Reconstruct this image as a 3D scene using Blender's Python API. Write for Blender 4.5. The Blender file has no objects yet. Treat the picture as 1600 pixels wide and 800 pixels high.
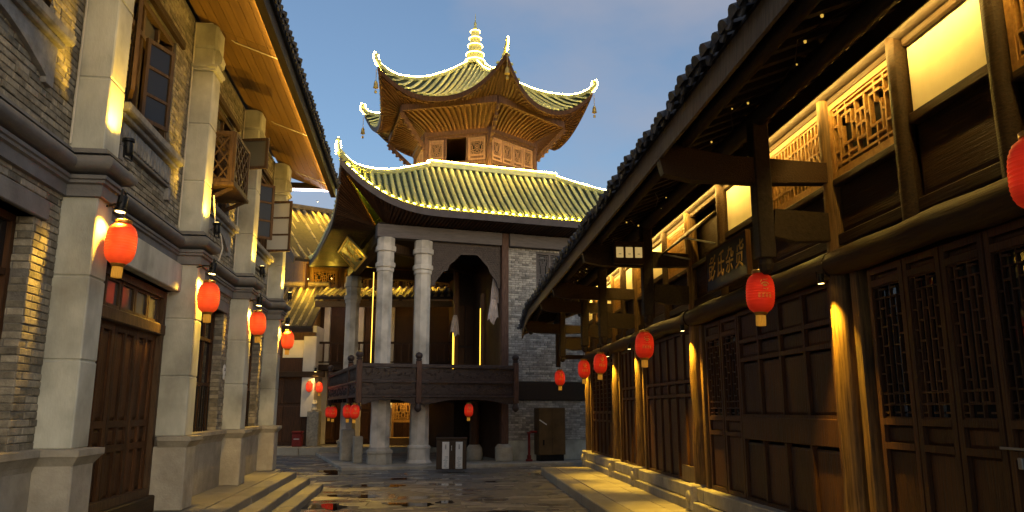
import bpy, bmesh, math, random
from mathutils import Vector, Matrix
random.seed(7)
rad = math.radians
SC = bpy.context.scene
COL = SC.collection

# ------------------------------------------------------------------ camera
cam_d = bpy.data.cameras.new('camera')
cam_d.lens = 27.0; cam_d.sensor_width = 36.0; cam_d.sensor_fit = 'HORIZONTAL'
cam_d.clip_start = 0.05; cam_d.clip_end = 3000
cam = bpy.data.objects.new('camera', cam_d); COL.objects.link(cam)
EYE = 1.8; YAW = 5.14; PITCH = math.degrees(math.atan(.2))
cam.location = (0, 0, EYE)
cam.rotation_euler = (rad(90 + PITCH), 0, -rad(YAW))
SC.camera = cam

# ------------------------------------------------------------------ sky (dusk) and faint sun
SUN_EL, SUN_ROT = 8.0, 160.0
world = bpy.data.worlds.new('World'); SC.world = world; world.use_nodes = True
nt = world.node_tree; nt.nodes.clear()
wo = nt.nodes.new('ShaderNodeOutputWorld'); bg = nt.nodes.new('ShaderNodeBackground')
sky = nt.nodes.new('ShaderNodeTexSky'); sky.sky_type = 'NISHITA'; sky.sun_disc = False
sky.sun_elevation = rad(SUN_EL); sky.sun_rotation = rad(SUN_ROT)
sky.altitude = 300; sky.air_density = 1.0; sky.dust_density = 3.0; sky.ozone_density = 2.5
tc = nt.nodes.new('ShaderNodeTexCoord'); mp = nt.nodes.new('ShaderNodeMapping')
mp.inputs['Scale'].default_value = (1.6, 1.6, 3.2); mp.inputs['Location'].default_value = (.35, .2, .1)
ns = nt.nodes.new('ShaderNodeTexNoise'); ns.inputs['Scale'].default_value = 1.7
ns.inputs['Detail'].default_value = 6; ns.inputs['Roughness'].default_value = .52
cr = nt.nodes.new('ShaderNodeValToRGB'); cr.color_ramp.elements[0].position = .42; cr.color_ramp.elements[1].position = .66
cr.color_ramp.elements[0].color = (.13, .13, .13, 1); cr.color_ramp.elements[1].color = (.72, .72, .72, 1)
mx = nt.nodes.new('ShaderNodeMix'); mx.data_type = 'RGBA'
mx.inputs[7].default_value = (1.8, 1.82, 2.15, 1)
L_ = nt.links.new
L_(tc.outputs['Generated'], mp.inputs['Vector']); L_(mp.outputs['Vector'], ns.inputs['Vector'])
L_(ns.outputs['Fac'], cr.inputs['Fac']); L_(cr.outputs['Color'], mx.inputs[0])
L_(sky.outputs['Color'], mx.inputs[6]); L_(mx.outputs[2], bg.inputs['Color'])
bg.inputs['Strength'].default_value = 0.132
L_(bg.outputs['Background'], wo.inputs['Surface'])
sun_d = bpy.data.lights.new('sun', 'SUN'); sun_d.energy = 0.17; sun_d.angle = rad(60); sun_d.color = (1, .95, .86)
sun = bpy.data.objects.new('sun', sun_d); COL.objects.link(sun)
sun.rotation_euler = (rad(90 - 30), 0, rad(180 - SUN_ROT))
SC.view_settings.view_transform = 'Standard'; SC.view_settings.look = 'None'
SC.view_settings.gamma = 1; SC.view_settings.exposure = 0.75; SC.view_settings.use_curve_mapping = False
cy = SC.cycles if hasattr(SC, 'cycles') else None
SC.render.engine = 'CYCLES'
SC.cycles.use_denoising = True
SC.cycles.max_bounces = 7; SC.cycles.diffuse_bounces = 3; SC.cycles.glossy_bounces = 3
SC.cycles.transmission_bounces = 3; SC.cycles.sample_clamp_indirect = 4.0

# ------------------------------------------------------------------ frames: street-aligned local axes of each building
class Frame:
    def __init__(s, ang, o=(0, 0, 0)):
        s.a = rad(ang); s.o = Vector(o); s.M = Matrix.Rotation(s.a, 3, 'Z')
    def w(s, p): return s.M @ Vector(p) + s.o
WF = Frame(0); LF = Frame(2.08); RF = Frame(-0.8); PF = Frame(14, (-1.96, 25.58, 0)); BF = Frame(-5.14)

# camera maths, only used to decide which pieces are the largest in view
_fw = Vector((math.sin(rad(YAW)) * math.cos(rad(PITCH)), math.cos(rad(YAW)) * math.cos(rad(PITCH)), math.sin(rad(PITCH))))
_rt = Vector((math.cos(rad(YAW)), -math.sin(rad(YAW)), 0)); _up = _rt.cross(_fw)
def seen(p):
    d = Vector(p) - Vector((0, 0, EYE)); z = d.dot(_fw)
    if z < .3: return None
    return 800 + 1200 * d.dot(_rt) / z, 400 - 1200 * d.dot(_up) / z, z

# ------------------------------------------------------------------ materials
MATS = {}
def mat(name, c1, c2=None, rough=.7, scale=4, stretch=(1, 1, 1), bump=.15, bscale=None, var=0.0, dirt=0.0, dirtcol=(.03, .028, .022),
        dscale=.8, metal=0, spec=.2, emit=None, estr=0, coat=0, detail=6, rvar=0, island=False, contrast=(.3, .7)):
    m = bpy.data.materials.new(name); m.use_nodes = True; MATS[name] = m
    n = m.node_tree; b = n.nodes['Principled BSDF']; k = n.links.new
    tcn = n.nodes.new('ShaderNodeTexCoord'); oi = n.nodes.new('ShaderNodeObjectInfo')
    off = n.nodes.new('ShaderNodeVectorMath'); off.operation = 'ADD'
    sc = n.nodes.new('ShaderNodeVectorMath'); sc.operation = 'SCALE'; sc.inputs['Scale'].default_value = 23.0
    cmb = n.nodes.new('ShaderNodeCombineXYZ')
    for i in range(3): k(oi.outputs['Random'], cmb.inputs[i])
    k(cmb.outputs[0], sc.inputs[0]); k(tcn.outputs['Object'], off.inputs[0]); k(sc.outputs[0], off.inputs[1])
    mpn = n.nodes.new('ShaderNodeMapping'); mpn.inputs['Scale'].default_value = stretch; k(off.outputs[0], mpn.inputs['Vector'])
    n1 = n.nodes.new('ShaderNodeTexNoise'); n1.inputs['Scale'].default_value = scale; n1.inputs['Detail'].default_value = detail
    n1.inputs['Roughness'].default_value = .62; k(mpn.outputs[0], n1.inputs['Vector'])
    c2 = c2 or tuple(x * .7 for x in c1)
    rp = n.nodes.new('ShaderNodeValToRGB'); rp.color_ramp.elements[0].position = contrast[0]; rp.color_ramp.elements[1].position = contrast[1]
    rp.color_ramp.elements[0].color = (*c2, 1); rp.color_ramp.elements[1].color = (*c1, 1); k(n1.outputs['Fac'], rp.inputs['Fac'])
    out = rp.outputs['Color']
    if dirt:
        n2 = n.nodes.new('ShaderNodeTexNoise'); n2.inputs['Scale'].default_value = dscale; n2.inputs['Detail'].default_value = 5
        k(off.outputs[0], n2.inputs['Vector'])
        r2 = n.nodes.new('ShaderNodeMapRange'); r2.inputs[1].default_value = .42; r2.inputs[2].default_value = .72; r2.inputs[4].default_value = dirt
        k(n2.outputs['Fac'], r2.inputs[0])
        m2 = n.nodes.new('ShaderNodeMix'); m2.data_type = 'RGBA'; m2.inputs[7].default_value = (*dirtcol, 1)
        k(r2.outputs[0], m2.inputs[0]); k(out, m2.inputs[6]); out = m2.outputs[2]
    if var:
        rnd = oi.outputs['Random']
        if island:
            gi = n.nodes.new('ShaderNodeNewGeometry'); ad = n.nodes.new('ShaderNodeMath'); ad.operation = 'ADD'
            fr = n.nodes.new('ShaderNodeMath'); fr.operation = 'FRACT'
            k(gi.outputs['Random Per Island'], ad.inputs[0]); k(rnd, ad.inputs[1]); k(ad.outputs[0], fr.inputs[0]); rnd = fr.outputs[0]
        mr = n.nodes.new('ShaderNodeMapRange'); mr.inputs[3].default_value = 1 - var; mr.inputs[4].default_value = 1 + var * .8
        k(rnd, mr.inputs[0])
        ml = n.nodes.new('ShaderNodeVectorMath'); ml.operation = 'SCALE'; k(out, ml.inputs[0]); k(mr.outputs[0], ml.inputs['Scale']); out = ml.outputs[0]
    k(out, b.inputs['Base Color'])
    b.inputs['Roughness'].default_value = rough; b.inputs['Metallic'].default_value = metal; b.inputs['Specular IOR Level'].default_value = spec
    b.inputs['Coat Weight'].default_value = coat; b.inputs['Coat Roughness'].default_value = .2
    if rvar:
        rr = n.nodes.new('ShaderNodeMapRange'); rr.inputs[1].default_value = .3; rr.inputs[2].default_value = .7
        rr.inputs[3].default_value = max(.03, rough - rvar); rr.inputs[4].default_value = min(1, rough + rvar)
        k(n1.outputs['Fac'], rr.inputs[0]); k(rr.outputs[0], b.inputs['Roughness'])
    if bump:
        bp = n.nodes.new('ShaderNodeBump'); bp.inputs['Strength'].default_value = bump; bp.inputs['Distance'].default_value = .02
        if bscale:
            n3 = n.nodes.new('ShaderNodeTexNoise'); n3.inputs['Scale'].default_value = bscale; n3.inputs['Detail'].default_value = 8
            k(mpn.outputs[0], n3.inputs['Vector']); k(n3.outputs['Fac'], bp.inputs['Height'])
        else: k(n1.outputs['Fac'], bp.inputs['Height'])
        k(bp.outputs[0], b.inputs['Normal'])
    if emit:
        b.inputs['Emission Color'].default_value = (*emit, 1); b.inputs['Emission Strength'].default_value = estr
    return m

mat('brick', (.36, .33, .255), (.16, .146, .115), .85, 9, bump=.5, bscale=40, var=.38, island=True, dirt=.45, dscale=.7)
mat('brick_pale', (.5, .48, .44), (.24, .23, .21), .85, 9, bump=.5, bscale=40, var=.38, island=True, dirt=.35, dscale=.7)
mat('mortar', (.2, .19, .17), (.1, .095, .085), .95, 6, bump=.6, bscale=50)
mat('plaster', (.57, .585, .51), (.38, .39, .34), .85, 3, (1, 1, .35), bump=.18, bscale=60, dirt=.85, dscale=1.3, dirtcol=(.15, .15, .122), var=.08)
mat('cornice', (.2, .2, .2), (.13, .13, .13), .8, 4, bump=.2, bscale=40, dirt=.35, dirtcol=(.1, .09, .08))
mat('carved_stone', (.27, .27, .265), (.14, .14, .14), .85, 7, bump=.6, bscale=22)
mat('stone', (.44, .41, .34), (.29, .27, .22), .85, 4, bump=.35, bscale=35, dirt=.5, dscale=.9, dirtcol=(.1, .095, .08), var=.1)
mat('column_stone', (.68, .64, .56), (.52, .485, .42), .85, 3, (1, 1, .5), bump=.2, bscale=40, dirt=.85, dscale=1.6, dirtcol=(.22, .205, .17))
mat('step_stone', (.27, .265, .24), (.15, .146, .13), .6, 3, bump=.4, bscale=40, dirt=.5, dirtcol=(.1, .095, .08), var=.12, rvar=.2)
mat('pavement', (.4, .37, .29), (.25, .225, .17), .6, 3, bump=.4, bscale=40, dirt=.4, dirtcol=(.12, .11, .09), var=.12, rvar=.2)
mat('wood_dark', (.105, .045, .016), (.026, .011, .004), .52, 4, (15, 15, .7), bump=.5, var=.4, rvar=.16, dirt=.4, dscale=2.2, dirtcol=(.014, .009, .005))
mat('wood_dark_h', (.055, .028, .011), (.018, .0085, .0035), .55, 4, (15, .7, 15), bump=.5, var=.35, rvar=.14)
mat('wood_beam', (.04, .025, .012), (.018, .011, .006), .6, 5, (5, .8, 5), bump=.4, var=.25)
mat('wood_vault', (.115, .055, .028), (.04, .019, .009), .5, 5, (5, 5, .7), bump=.25, var=.2)
mat('wood_pale', (.38, .235, .165), (.24, .14, .1), .6, 5, (5, 5, .8), bump=.2, var=.12)
mat('wood_black', (.035, .024, .016), (.016, .011, .008), .65, 5, (5, .8, 5), bump=.35, var=.25)
mat('wood_grey', (.2, .15, .1), (.1, .072, .048), .8, 6, (5, 5, .6), bump=.4, var=.3)
mat('log', (.27, .155, .05), (.06, .032, .011), .6, 4, (9, 9, .5), bump=.5, var=.12, dirt=.7, dscale=1.7)
mat('log_h', (.055, .028, .0095), (.018, .009, .0035), .6, 4, (12, .5, 12), bump=.4, var=.15, dirt=.4, dscale=1.5)
mat('wood_lattice', (.36, .2, .06), (.2, .105, .03), .5, 5, (4, 4, 4), bump=.2, var=.15)
mat('wood_soffit', (.25, .15, .055), (.15, .086, .03), .55, 4, (5, .4, 5), bump=.2, var=.14, rvar=.1)
mat('wood_red', (.14, .075, .052), (.052, .027, .018), .55, 5, (5, 5, .7), bump=.25, var=.2)
mat('wood_frame', (.1, .06, .032), (.04, .024, .013), .6, 5, (5, 5, .8), bump=.3, var=.2)
mat('wood_stage', (.075, .054, .048), (.036, .026, .023), .38, 9, bump=.7, bscale=18, var=.1)
mat('beam_grey', (.165, .15, .15), (.11, .1, .1), .7, 4, (.7, 4, 4), bump=.15)
mat('fascia_grey', (.11, .095, .095), (.07, .06, .06), .7, 4, bump=.15)
mat('tile_green', (.68, .66, .25), (.45, .5, .25), .38, 5, bump=.25, spec=.5, var=.34, rvar=.15, dirt=.4, dirtcol=(.16, .22, .13), dscale=1.9)
mat('tile_pan', (.05, .07, .045), (.025, .035, .025), .5, 6, bump=.3)
mat('tile_grey', (.105, .1, .1), (.05, .048, .048), .75, 8, bump=.5, var=.35, island=True)
mat('tile_deck', (.07, .052, .034), (.035, .027, .018), .85, 6, bump=.4)
mat('tile_worn', (.34, .26, .14), (.14, .105, .06), .75, 8, bump=.5, var=.4, island=True)
mat('cream', (.78, .7, .5), (.7, .62, .42), .9, 3, bump=.08, bscale=50)
mat('white_plaster', (.6, .57, .5), (.48, .455, .4), .9, 3, bump=.08, bscale=50, dirt=.3, dirtcol=(.35, .32, .26))
mat('metal_black', (.02, .02, .02), (.012, .012, .012), .4, 8, bump=.05, metal=.6)
mat('metal_grey', (.35, .35, .34), (.25, .25, .24), .4, 8, bump=.05, metal=.8)
mat('gold', (.5, .27, .06), (.3, .15, .03), .35, 6, bump=.05, metal=.7)
mat('gold_paint', (.72, .47, .1), (.5, .3, .06), .5, 6, bump=.05)
mat('conduit', (.6, .57, .48), (.5, .47, .4), .6, 8, bump=.03)
mat('cloth', (.66, .58, .54), (.42, .35, .32), .95, 6, bump=.2)
mat('cabinet', (.13, .085, .038), (.075, .048, .022), .45, 3, bump=.06, metal=.2)
mat('red_paint', (.2, .022, .017), (.12, .013, .01), .45, 5, bump=.05)
mat('bin_brown', (.06, .038, .024), (.035, .022, .014), .5, 6, (5, 5, .7), bump=.2)
mat('white_panel', (.7, .72, .72), (.62, .64, .64), .5, 4, bump=.02)
mat('ink', (.05, .06, .08), (.03, .04, .05), .6, 4, bump=0)
mat('ink_blue', (.3, .37, .42), (.22, .28, .33), .6, 4, bump=0)
mat('plaque_green', (.16, .15, .06), (.07, .07, .035), .4, 4, bump=.1)
mat('sign_black', (.03, .022, .014), (.018, .014, .01), .35, 5, bump=.06)
mat('bell', (.5, .38, .12), (.3, .2, .06), .4, 6, bump=.05, metal=.6)
mat('tassel', (.75, .42, .06), (.5, .25, .03), .8, 30, (4, 4, .3), bump=.3, emit=(1, .45, .05), estr=.12)
mat('lantern_red', (.62, .03, .012), (.5, .018, .008), .5, 4, (.4, .4, 20), bump=.15, emit=(1, .085, .012), estr=.6)
mat('lantern_dim', (.45, .025, .012), (.34, .015, .008), .5, 4, (.4, .4, 20), bump=.15, emit=(1, .035, .008), estr=.16)
mat('lantern_far', (.5, .03, .015), (.4, .02, .01), .5, 4, bump=.1, emit=(1, .06, .015), estr=.42)
def emitter(name, col, s):
    m = bpy.data.materials.new(name); m.use_nodes = True; MATS[name] = m
    b = m.node_tree.nodes['Principled BSDF']; b.inputs['Base Color'].default_value = (.8, .7, .5, 1)
    b.inputs['Emission Color'].default_value = (*col, 1); b.inputs['Emission Strength'].default_value = s
    return m
emitter('led_roof', (1, .62, .09), 105)
emitter('led_finial', (1, .66, .12), 14)
emitter('led_eave', (1, .68, .04), 320)
emitter('led_soffit', (1, .6, .13), 38)
emitter('led_vault', (1, .58, .08), 26)
emitter('led_far', (1, .58, .1), 14)
emitter('led_panel', (1, .62, .13), 105)
emitter('led_post', (1, .56, .03), 2.2)
emitter('led_pink', (1, .78, .74), 9)
emitter('glow_spot', (1, .68, .2), 9)
emitter('sign_lit', (1, .68, .24), .26)
MATS['sign_lit'].node_tree.nodes['Principled BSDF'].inputs['Base Color'].default_value = (.4, .28, .12, 1)
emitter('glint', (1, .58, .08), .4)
def glass(name, col=(.02, .02, .02), rough=.06, spec=.35):
    m = bpy.data.materials.new(name); m.use_nodes = True; MATS[name] = m
    b = m.node_tree.nodes['Principled BSDF']; b.inputs['Base Color'].default_value = (*col, 1)
    b.inputs['Roughness'].default_value = rough; b.inputs['Specular IOR Level'].default_value = spec
    return m
glass('glass_dark'); glass('glass_old', (.1, .1, .085), .12)
glass('void', (.006, .005, .004), .9); glass('glass_pale', (.42, .43, .42), .15)
# wet ground: damp stone with standing films of water
def wet_stone():
    m = mat('wet_stone', (.32, .3, .26), (.14, .132, .114), .5, 5, bump=.4, bscale=30, var=.36, dirt=.5, dirtcol=(.05, .046, .037), dscale=.8)
    n = m.node_tree; b = n.nodes['Principled BSDF']; k = n.links.new
    g = n.nodes.new('ShaderNodeNewGeometry')
    mp_ = n.nodes.new('ShaderNodeMapping'); mp_.inputs['Scale'].default_value = (.55, 1.25, 1)
    k(g.outputs['Position'], mp_.inputs['Vector'])
    w = n.nodes.new('ShaderNodeTexNoise'); w.inputs['Scale'].default_value = 1.0; w.inputs['Detail'].default_value = 3
    k(mp_.outputs[0], w.inputs['Vector'])
    r = n.nodes.new('ShaderNodeMapRange'); r.inputs[1].default_value = .44; r.inputs[2].default_value = .6
    r.inputs[3].default_value = .5; r.inputs[4].default_value = .07
    k(w.outputs['Fac'], r.inputs[0]); k(r.outputs[0], b.inputs['Roughness'])
    bp = [x for x in n.nodes if x.type == 'BUMP'][0]
    r3 = n.nodes.new('ShaderNodeMapRange'); r3.inputs[1].default_value = .44; r3.inputs[2].default_value = .6
    r3.inputs[3].default_value = .5; r3.inputs[4].default_value = .07
    k(w.outputs['Fac'], r3.inputs[0]); k(r3.outputs[0], bp.inputs['Strength'])
    b.inputs['Specular IOR Level'].default_value = .6
wet_stone()
def lantern_glow(name, lo, hi):                          # brighter round the bulb, dimmer towards both ends, mottled paper
    n = MATS[name].node_tree; b = n.nodes['Principled BSDF']; k = n.links.new
    tcn = n.nodes.new('ShaderNodeTexCoord'); sp = n.nodes.new('ShaderNodeSeparateXYZ'); k(tcn.outputs['Object'], sp.inputs[0])
    ab = n.nodes.new('ShaderNodeMath'); ab.operation = 'ABSOLUTE'; k(sp.outputs[2], ab.inputs[0])
    mr = n.nodes.new('ShaderNodeMapRange'); mr.interpolation_type = 'SMOOTHSTEP'; mr.inputs[1].default_value = .02; mr.inputs[2].default_value = .24; mr.inputs[3].default_value = hi; mr.inputs[4].default_value = lo
    k(ab.outputs[0], mr.inputs[0])
    nz = n.nodes.new('ShaderNodeTexNoise'); nz.inputs['Scale'].default_value = 9; k(tcn.outputs['Object'], nz.inputs['Vector'])
    m2 = n.nodes.new('ShaderNodeMapRange'); m2.inputs[1].default_value = .3; m2.inputs[2].default_value = .7; m2.inputs[3].default_value = .75; m2.inputs[4].default_value = 1.15; k(nz.outputs['Fac'], m2.inputs[0])
    ml = n.nodes.new('ShaderNodeMath'); ml.operation = 'MULTIPLY'; k(mr.outputs[0], ml.inputs[0]); k(m2.outputs[0], ml.inputs[1]); k(ml.outputs[0], b.inputs['Emission Strength'])
lantern_glow('lantern_red', .22, .75); lantern_glow('lantern_dim', .07, .24); lantern_glow('lantern_far', .2, .55)
glass('puddle_water', (.02, .018, .015), .03, .6)

# ------------------------------------------------------------------ mesh building
class MB:
    def __init__(s): s.v = []; s.f = []
    def add(s, vs, fs):
        n = len(s.v); s.v += [tuple(v) for v in vs]; s.f += [tuple(i + n for i in f) for f in fs]; return s
    def box(s, x0, x1, y0, y1, z0, z1):
        return s.add([(x0, y0, z0), (x1, y0, z0), (x1, y1, z0), (x0, y1, z0), (x0, y0, z1), (x1, y0, z1), (x1, y1, z1), (x0, y1, z1)],
                     [(0, 3, 2, 1), (4, 5, 6, 7), (0, 1, 5, 4), (1, 2, 6, 5), (2, 3, 7, 6), (3, 0, 4, 7)])
    def cbox(s, x0, x1, y0, y1, z0, z1, c=.012):       # box with all edges chamfered
        b = bmesh.new(); bmesh.ops.create_cube(b, size=1)
        for v in b.verts: v.co = Vector(((x0 + x1) / 2 + v.co.x * (x1 - x0), (y0 + y1) / 2 + v.co.y * (y1 - y0), (z0 + z1) / 2 + v.co.z * (z1 - z0)))
        c = min(c, .4 * min(abs(x1 - x0), abs(y1 - y0), abs(z1 - z0)))
        bmesh.ops.bevel(b, geom=b.edges[:], offset=c, segments=1, affect='EDGES')
        b.verts.index_update(); s.add([v.co[:] for v in b.verts], [[v.index for v in f.verts] for f in b.faces]); b.free(); return s
    def beam(s, p, q, w, h, up=(0, 0, 1)):
        p = Vector(p); q = Vector(q); d = (q - p).normalized(); u = Vector(up)
        r = d.cross(u)
        if r.length < 1e-4: r = d.cross(Vector((1, 0, 0)))
        r.normalize(); u = r.cross(d); a = r * w / 2; b = u * h / 2
        return s.add([p - a - b, p + a - b, p + a + b, p - a + b, q - a - b, q + a - b, q + a + b, q - a + b],
                     [(0, 1, 2, 3), (4, 7, 6, 5), (0, 4, 5, 1), (1, 5, 6, 2), (2, 6, 7, 3), (3, 7, 4, 0)])
    def tube(s, pts, r, n=8, cap=True, wob=0):
        pts = [Vector(p) for p in pts]; rs = r if isinstance(r, (list, tuple)) else [r] * len(pts)
        vs = []; prev = None
        for i, p in enumerate(pts):
            t = (pts[min(i + 1, len(pts) - 1)] - pts[max(i - 1, 0)]).normalized()
            if prev is None: a = t.orthogonal().normalized()
            else: a = (prev - t * prev.dot(t)).normalized()
            prev = a; b = t.cross(a)
            for j in range(n):
                an = 2 * math.pi * j / n; rr = rs[i] * (1 + (random.uniform(-wob, wob) if wob else 0))
                vs.append(p + (a * math.cos(an) + b * math.sin(an)) * rr)
        fs = [(i * n + j, i * n + (j + 1) % n, (i + 1) * n + (j + 1) % n, (i + 1) * n + j) for i in range(len(pts) - 1) for j in range(n)]
        if cap: fs += [tuple(range(n - 1, -1, -1)), tuple((len(pts) - 1) * n + j for j in range(n))]
        return s.add(vs, fs)
    def lathe(s, prof, c=(0, 0, 0), n=16, ph=0):
        vs = []; 
        for r, z in prof:
            for j in range(n):
                a = 2 * math.pi * j / n + ph; vs.append((c[0] + r * math.cos(a), c[1] + r * math.sin(a), c[2] + z))
        fs = [(i * n + j, i * n + (j + 1) % n, (i + 1) * n + (j + 1) % n, (i + 1) * n + j) for i in range(len(prof) - 1) for j in range(n)]
        fs += [tuple(range(n - 1, -1, -1)), tuple((len(prof) - 1) * n + j for j in range(n))]
        return s.add(vs, fs)
    def prism(s, poly, fn, d0, d1):                     # poly (a,b) extruded from d0 to d1, fn(a,b,d) -> xyz
        n = len(poly)
        return s.add([fn(a, b, d0) for a, b in poly] + [fn(a, b, d1) for a, b in poly],
                     [tuple(range(n - 1, -1, -1)), tuple(range(n, 2 * n))] + [(i, (i + 1) % n, n + (i + 1) % n, n + i) for i in range(n)])
    def sheet(s, grid, th=None):                        # grid[i][j] points; optional thickness downwards
        R = len(grid); Cn = len(grid[0]); vs = [Vector(p) for row in grid for p in row]
        fs = [(i * Cn + j, i * Cn + j + 1, (i + 1) * Cn + j + 1, (i + 1) * Cn + j) for i in range(R - 1) for j in range(Cn - 1)]
        if th:
            n = len(vs); vs += [v - Vector((0, 0, th)) for v in vs]; fs2 = [tuple(n + a for a in reversed(f)) for f in fs]
            rim = [(i, i + 1) for i in range(Cn - 1)] + [((R - 1) * Cn + i + 1, (R - 1) * Cn + i) for i in range(Cn - 1)]
            rim += [((i + 1) * Cn, i * Cn) for i in range(R - 1)] + [(i * Cn + Cn - 1, (i + 1) * Cn + Cn - 1) for i in range(R - 1)]
            fs = fs + fs2 + [(a, n + a, n + b, b) for a, b in rim]
        return s.add(vs, fs)
    def moulding(s, path, prof, closed_ends=True):      # path of (x,y) going +y, profile (out,z) outward = right of travel
        pts = [Vector((p[0], p[1])) for p in path]; n = len(prof); vs = []
        for i, p in enumerate(pts):
            t0 = (pts[i] - pts[i - 1]).normalized() if i else None
            t1 = (pts[i + 1] - pts[i]).normalized() if i < len(pts) - 1 else None
            n0 = Vector((t0.y, -t0.x)) if t0 else None; n1 = Vector((t1.y, -t1.x)) if t1 else None
            if n0 and n1:
                m = n0 + n1; m = m / max(m.dot(n0), .2)
            else: m = n0 or n1
            for o, z in prof: q = p + m * o; vs.append((q.x, q.y, z))
        fs = [(i * n + j, (i + 1) * n + j, (i + 1) * n + j + 1, i * n + j + 1) for i in range(len(pts) - 1) for j in range(n - 1)]
        if closed_ends: fs += [tuple(range(n)), tuple((len(pts) - 1) * n + j for j in reversed(range(n)))]
        return s.add(vs, fs)
    def mesh(s, name, m, smooth=False, pos=(0, 0, 0), fix=True):
        me = bpy.data.meshes.new(name)
        me.from_pydata([(v[0] - pos[0], v[1] - pos[1], v[2] - pos[2]) for v in s.v], [], s.f)
        if fix and len(s.f) < 60000:
            b = bmesh.new(); b.from_mesh(me); bmesh.ops.recalc_face_normals(b, faces=b.faces[:]); b.to_mesh(me); b.free()
        if m: me.materials.append(MATS[m])
        if smooth:
            me.polygons.foreach_set('use_smooth', [True] * len(me.polygons))
            me.set_sharp_from_angle(angle=rad(40))
        me.update(); return me

OFF = {}                                                # thing object name -> its frame-local base point
def thing(name, label, cat, frame, pos, group=None):
    o = bpy.data.objects.new(name, None); COL.objects.link(o); o.empty_display_size = .2
    o.location = frame.w(pos); o.rotation_euler = (0, 0, frame.a); o['label'] = label; o['category'] = cat
    if group: o['group'] = group
    OFF[o.name] = Vector(pos); return o
def part(name, mb, m, parent, smooth=False, label=None, kind=None, fix=True):
    """mesh in the frame-local axes of the parent thing (or of the thing above the parent part)"""
    me = mb if isinstance(mb, bpy.types.Mesh) else mb.mesh(name, m, smooth, fix=fix)
    o = bpy.data.objects.new(name, me); COL.objects.link(o); o.parent = parent
    if parent is not None and parent.name in OFF: o.location = -OFF[parent.name]
    if label: o['label'] = label
    if kind: o['kind'] = kind
    return o
def inst(name, me, parent, loc=(0, 0, 0), rot=(0, 0, 0), scale=(1, 1, 1)):
    o = bpy.data.objects.new(name, me); COL.objects.link(o); o.parent = parent
    off = OFF.get(parent.name, Vector((0, 0, 0)))
    o.location = Vector(loc) - off; o.rotation_euler = rot; o.scale = scale; return o
def solo(name, mb, m, frame, pos, label=None, cat=None, kind=None, group=None, smooth=False):
    o = bpy.data.objects.new(name, mb.mesh(name, m, smooth, pos)); COL.objects.link(o)
    o.location = frame.w(pos); o.rotation_euler = (0, 0, frame.a)
    if label: o['label'] = label
    if cat: o['category'] = cat
    if kind: o['kind'] = kind
    if group: o['group'] = group
    OFF[o.name] = Vector(pos)
    return o
def lamp(name, kind, frame, p, energy, col, parent=None, target=None, size=.05, spot=60, blend=1.0, size_y=None):
    d = bpy.data.lights.new(name, kind); d.energy = energy; d.color = col
    if kind == 'SPOT': d.spot_size = rad(spot); d.spot_blend = blend; d.shadow_soft_size = size
    elif kind == 'POINT': d.shadow_soft_size = size
    elif kind == 'AREA':
        d.shape = 'RECTANGLE'; d.size = size; d.size_y = size_y or size
    o = bpy.data.objects.new(name, d); COL.objects.link(o)
    loc = frame.w(p)
    if target is not None:
        q = (frame.w(target) - loc).to_track_quat('-Z', 'Y')
    else: q = Matrix.Identity(3).to_quaternion()
    M = Matrix.Translation(loc) @ q.to_matrix().to_4x4()
    if parent is not None:
        o.parent = parent
        pm = Matrix.Translation(parent.location) @ parent.rotation_euler.to_matrix().to_4x4()
        M = pm.inverted() @ M
    o.matrix_local = M
    return o
WARM = (1, .6, .16); WARM2 = (1, .66, .22)

# chamfered unit brick (front face towards +x, smaller than the body); scaled per brick
def brick_vf(c, u, n, su, sn, sz, ch=.006):
    c = Vector(c); z = Vector((0, 0, 1)); a = u * su / 2; b = n * sn; h = z * sz / 2
    a2 = u * (su / 2 - ch); h2 = z * (sz / 2 - ch); b2 = b - n * ch
    vs = [c - a - h, c + a - h, c + a + h, c - a + h, c - a - h + b2, c + a - h + b2, c + a + h + b2, c - a + h + b2,
          c - a2 - h2 + b, c + a2 - h2 + b, c + a2 + h2 + b, c - a2 + h2 + b]
    fs = [(0, 1, 5, 4), (1, 2, 6, 5), (2, 3, 7, 6), (3, 0, 4, 7), (4, 5, 9, 8), (5, 6, 10, 9), (6, 7, 11, 10), (7, 4, 8, 11), (8, 9, 10, 11), (3, 2, 1, 0)]
    return vs, fs
def brick_field(orig, u, n, w, z0, z1, holes, ch=.072, bl=.24, depth=.05, joint=.009, seed=1):
    """bricks of one wall face: orig + u*s, z; holes are (s0,s1,z0,z1); returns list of (centre,u,n,len,depth,height)"""
    rg = random.Random(seed); out = []; u = Vector(u); n = Vector(n); o = Vector(orig)
    rows = max(1, int(round((z1 - z0) / ch))); ch = (z1 - z0) / rows
    for r in range(rows):
        za = z0 + r * ch; zb = za + ch; zc = (za + zb) / 2
        segs = [(0, w)]
        for (a, b, c, d) in holes:
            if zb > c + 1e-4 and za < d - 1e-4:
                ns_ = []
                for (p, q) in segs:
                    if b <= p or a >= q: ns_.append((p, q)); continue
                    if a > p: ns_.append((p, a))
                    if b < q: ns_.append((b, q))
                segs = ns_
        for (p, q) in segs:
            if q - p < .03: continue
            s = p
            first = True
            while s < q - .015:
                L = bl * (.5 if (first and r % 2) else 1) * rg.uniform(.93, 1.07)
                if r % 6 == 5 and not first: L = bl * .5
                e = min(s + L, q)
                if q - e < .05: e = q
                out.append((o + u * ((s + e) / 2) + Vector((0, 0, zc)), u, n, e - s - joint, depth + rg.uniform(-.006, .006), ch - joint))
                s = e; first = False
    return out
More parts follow.
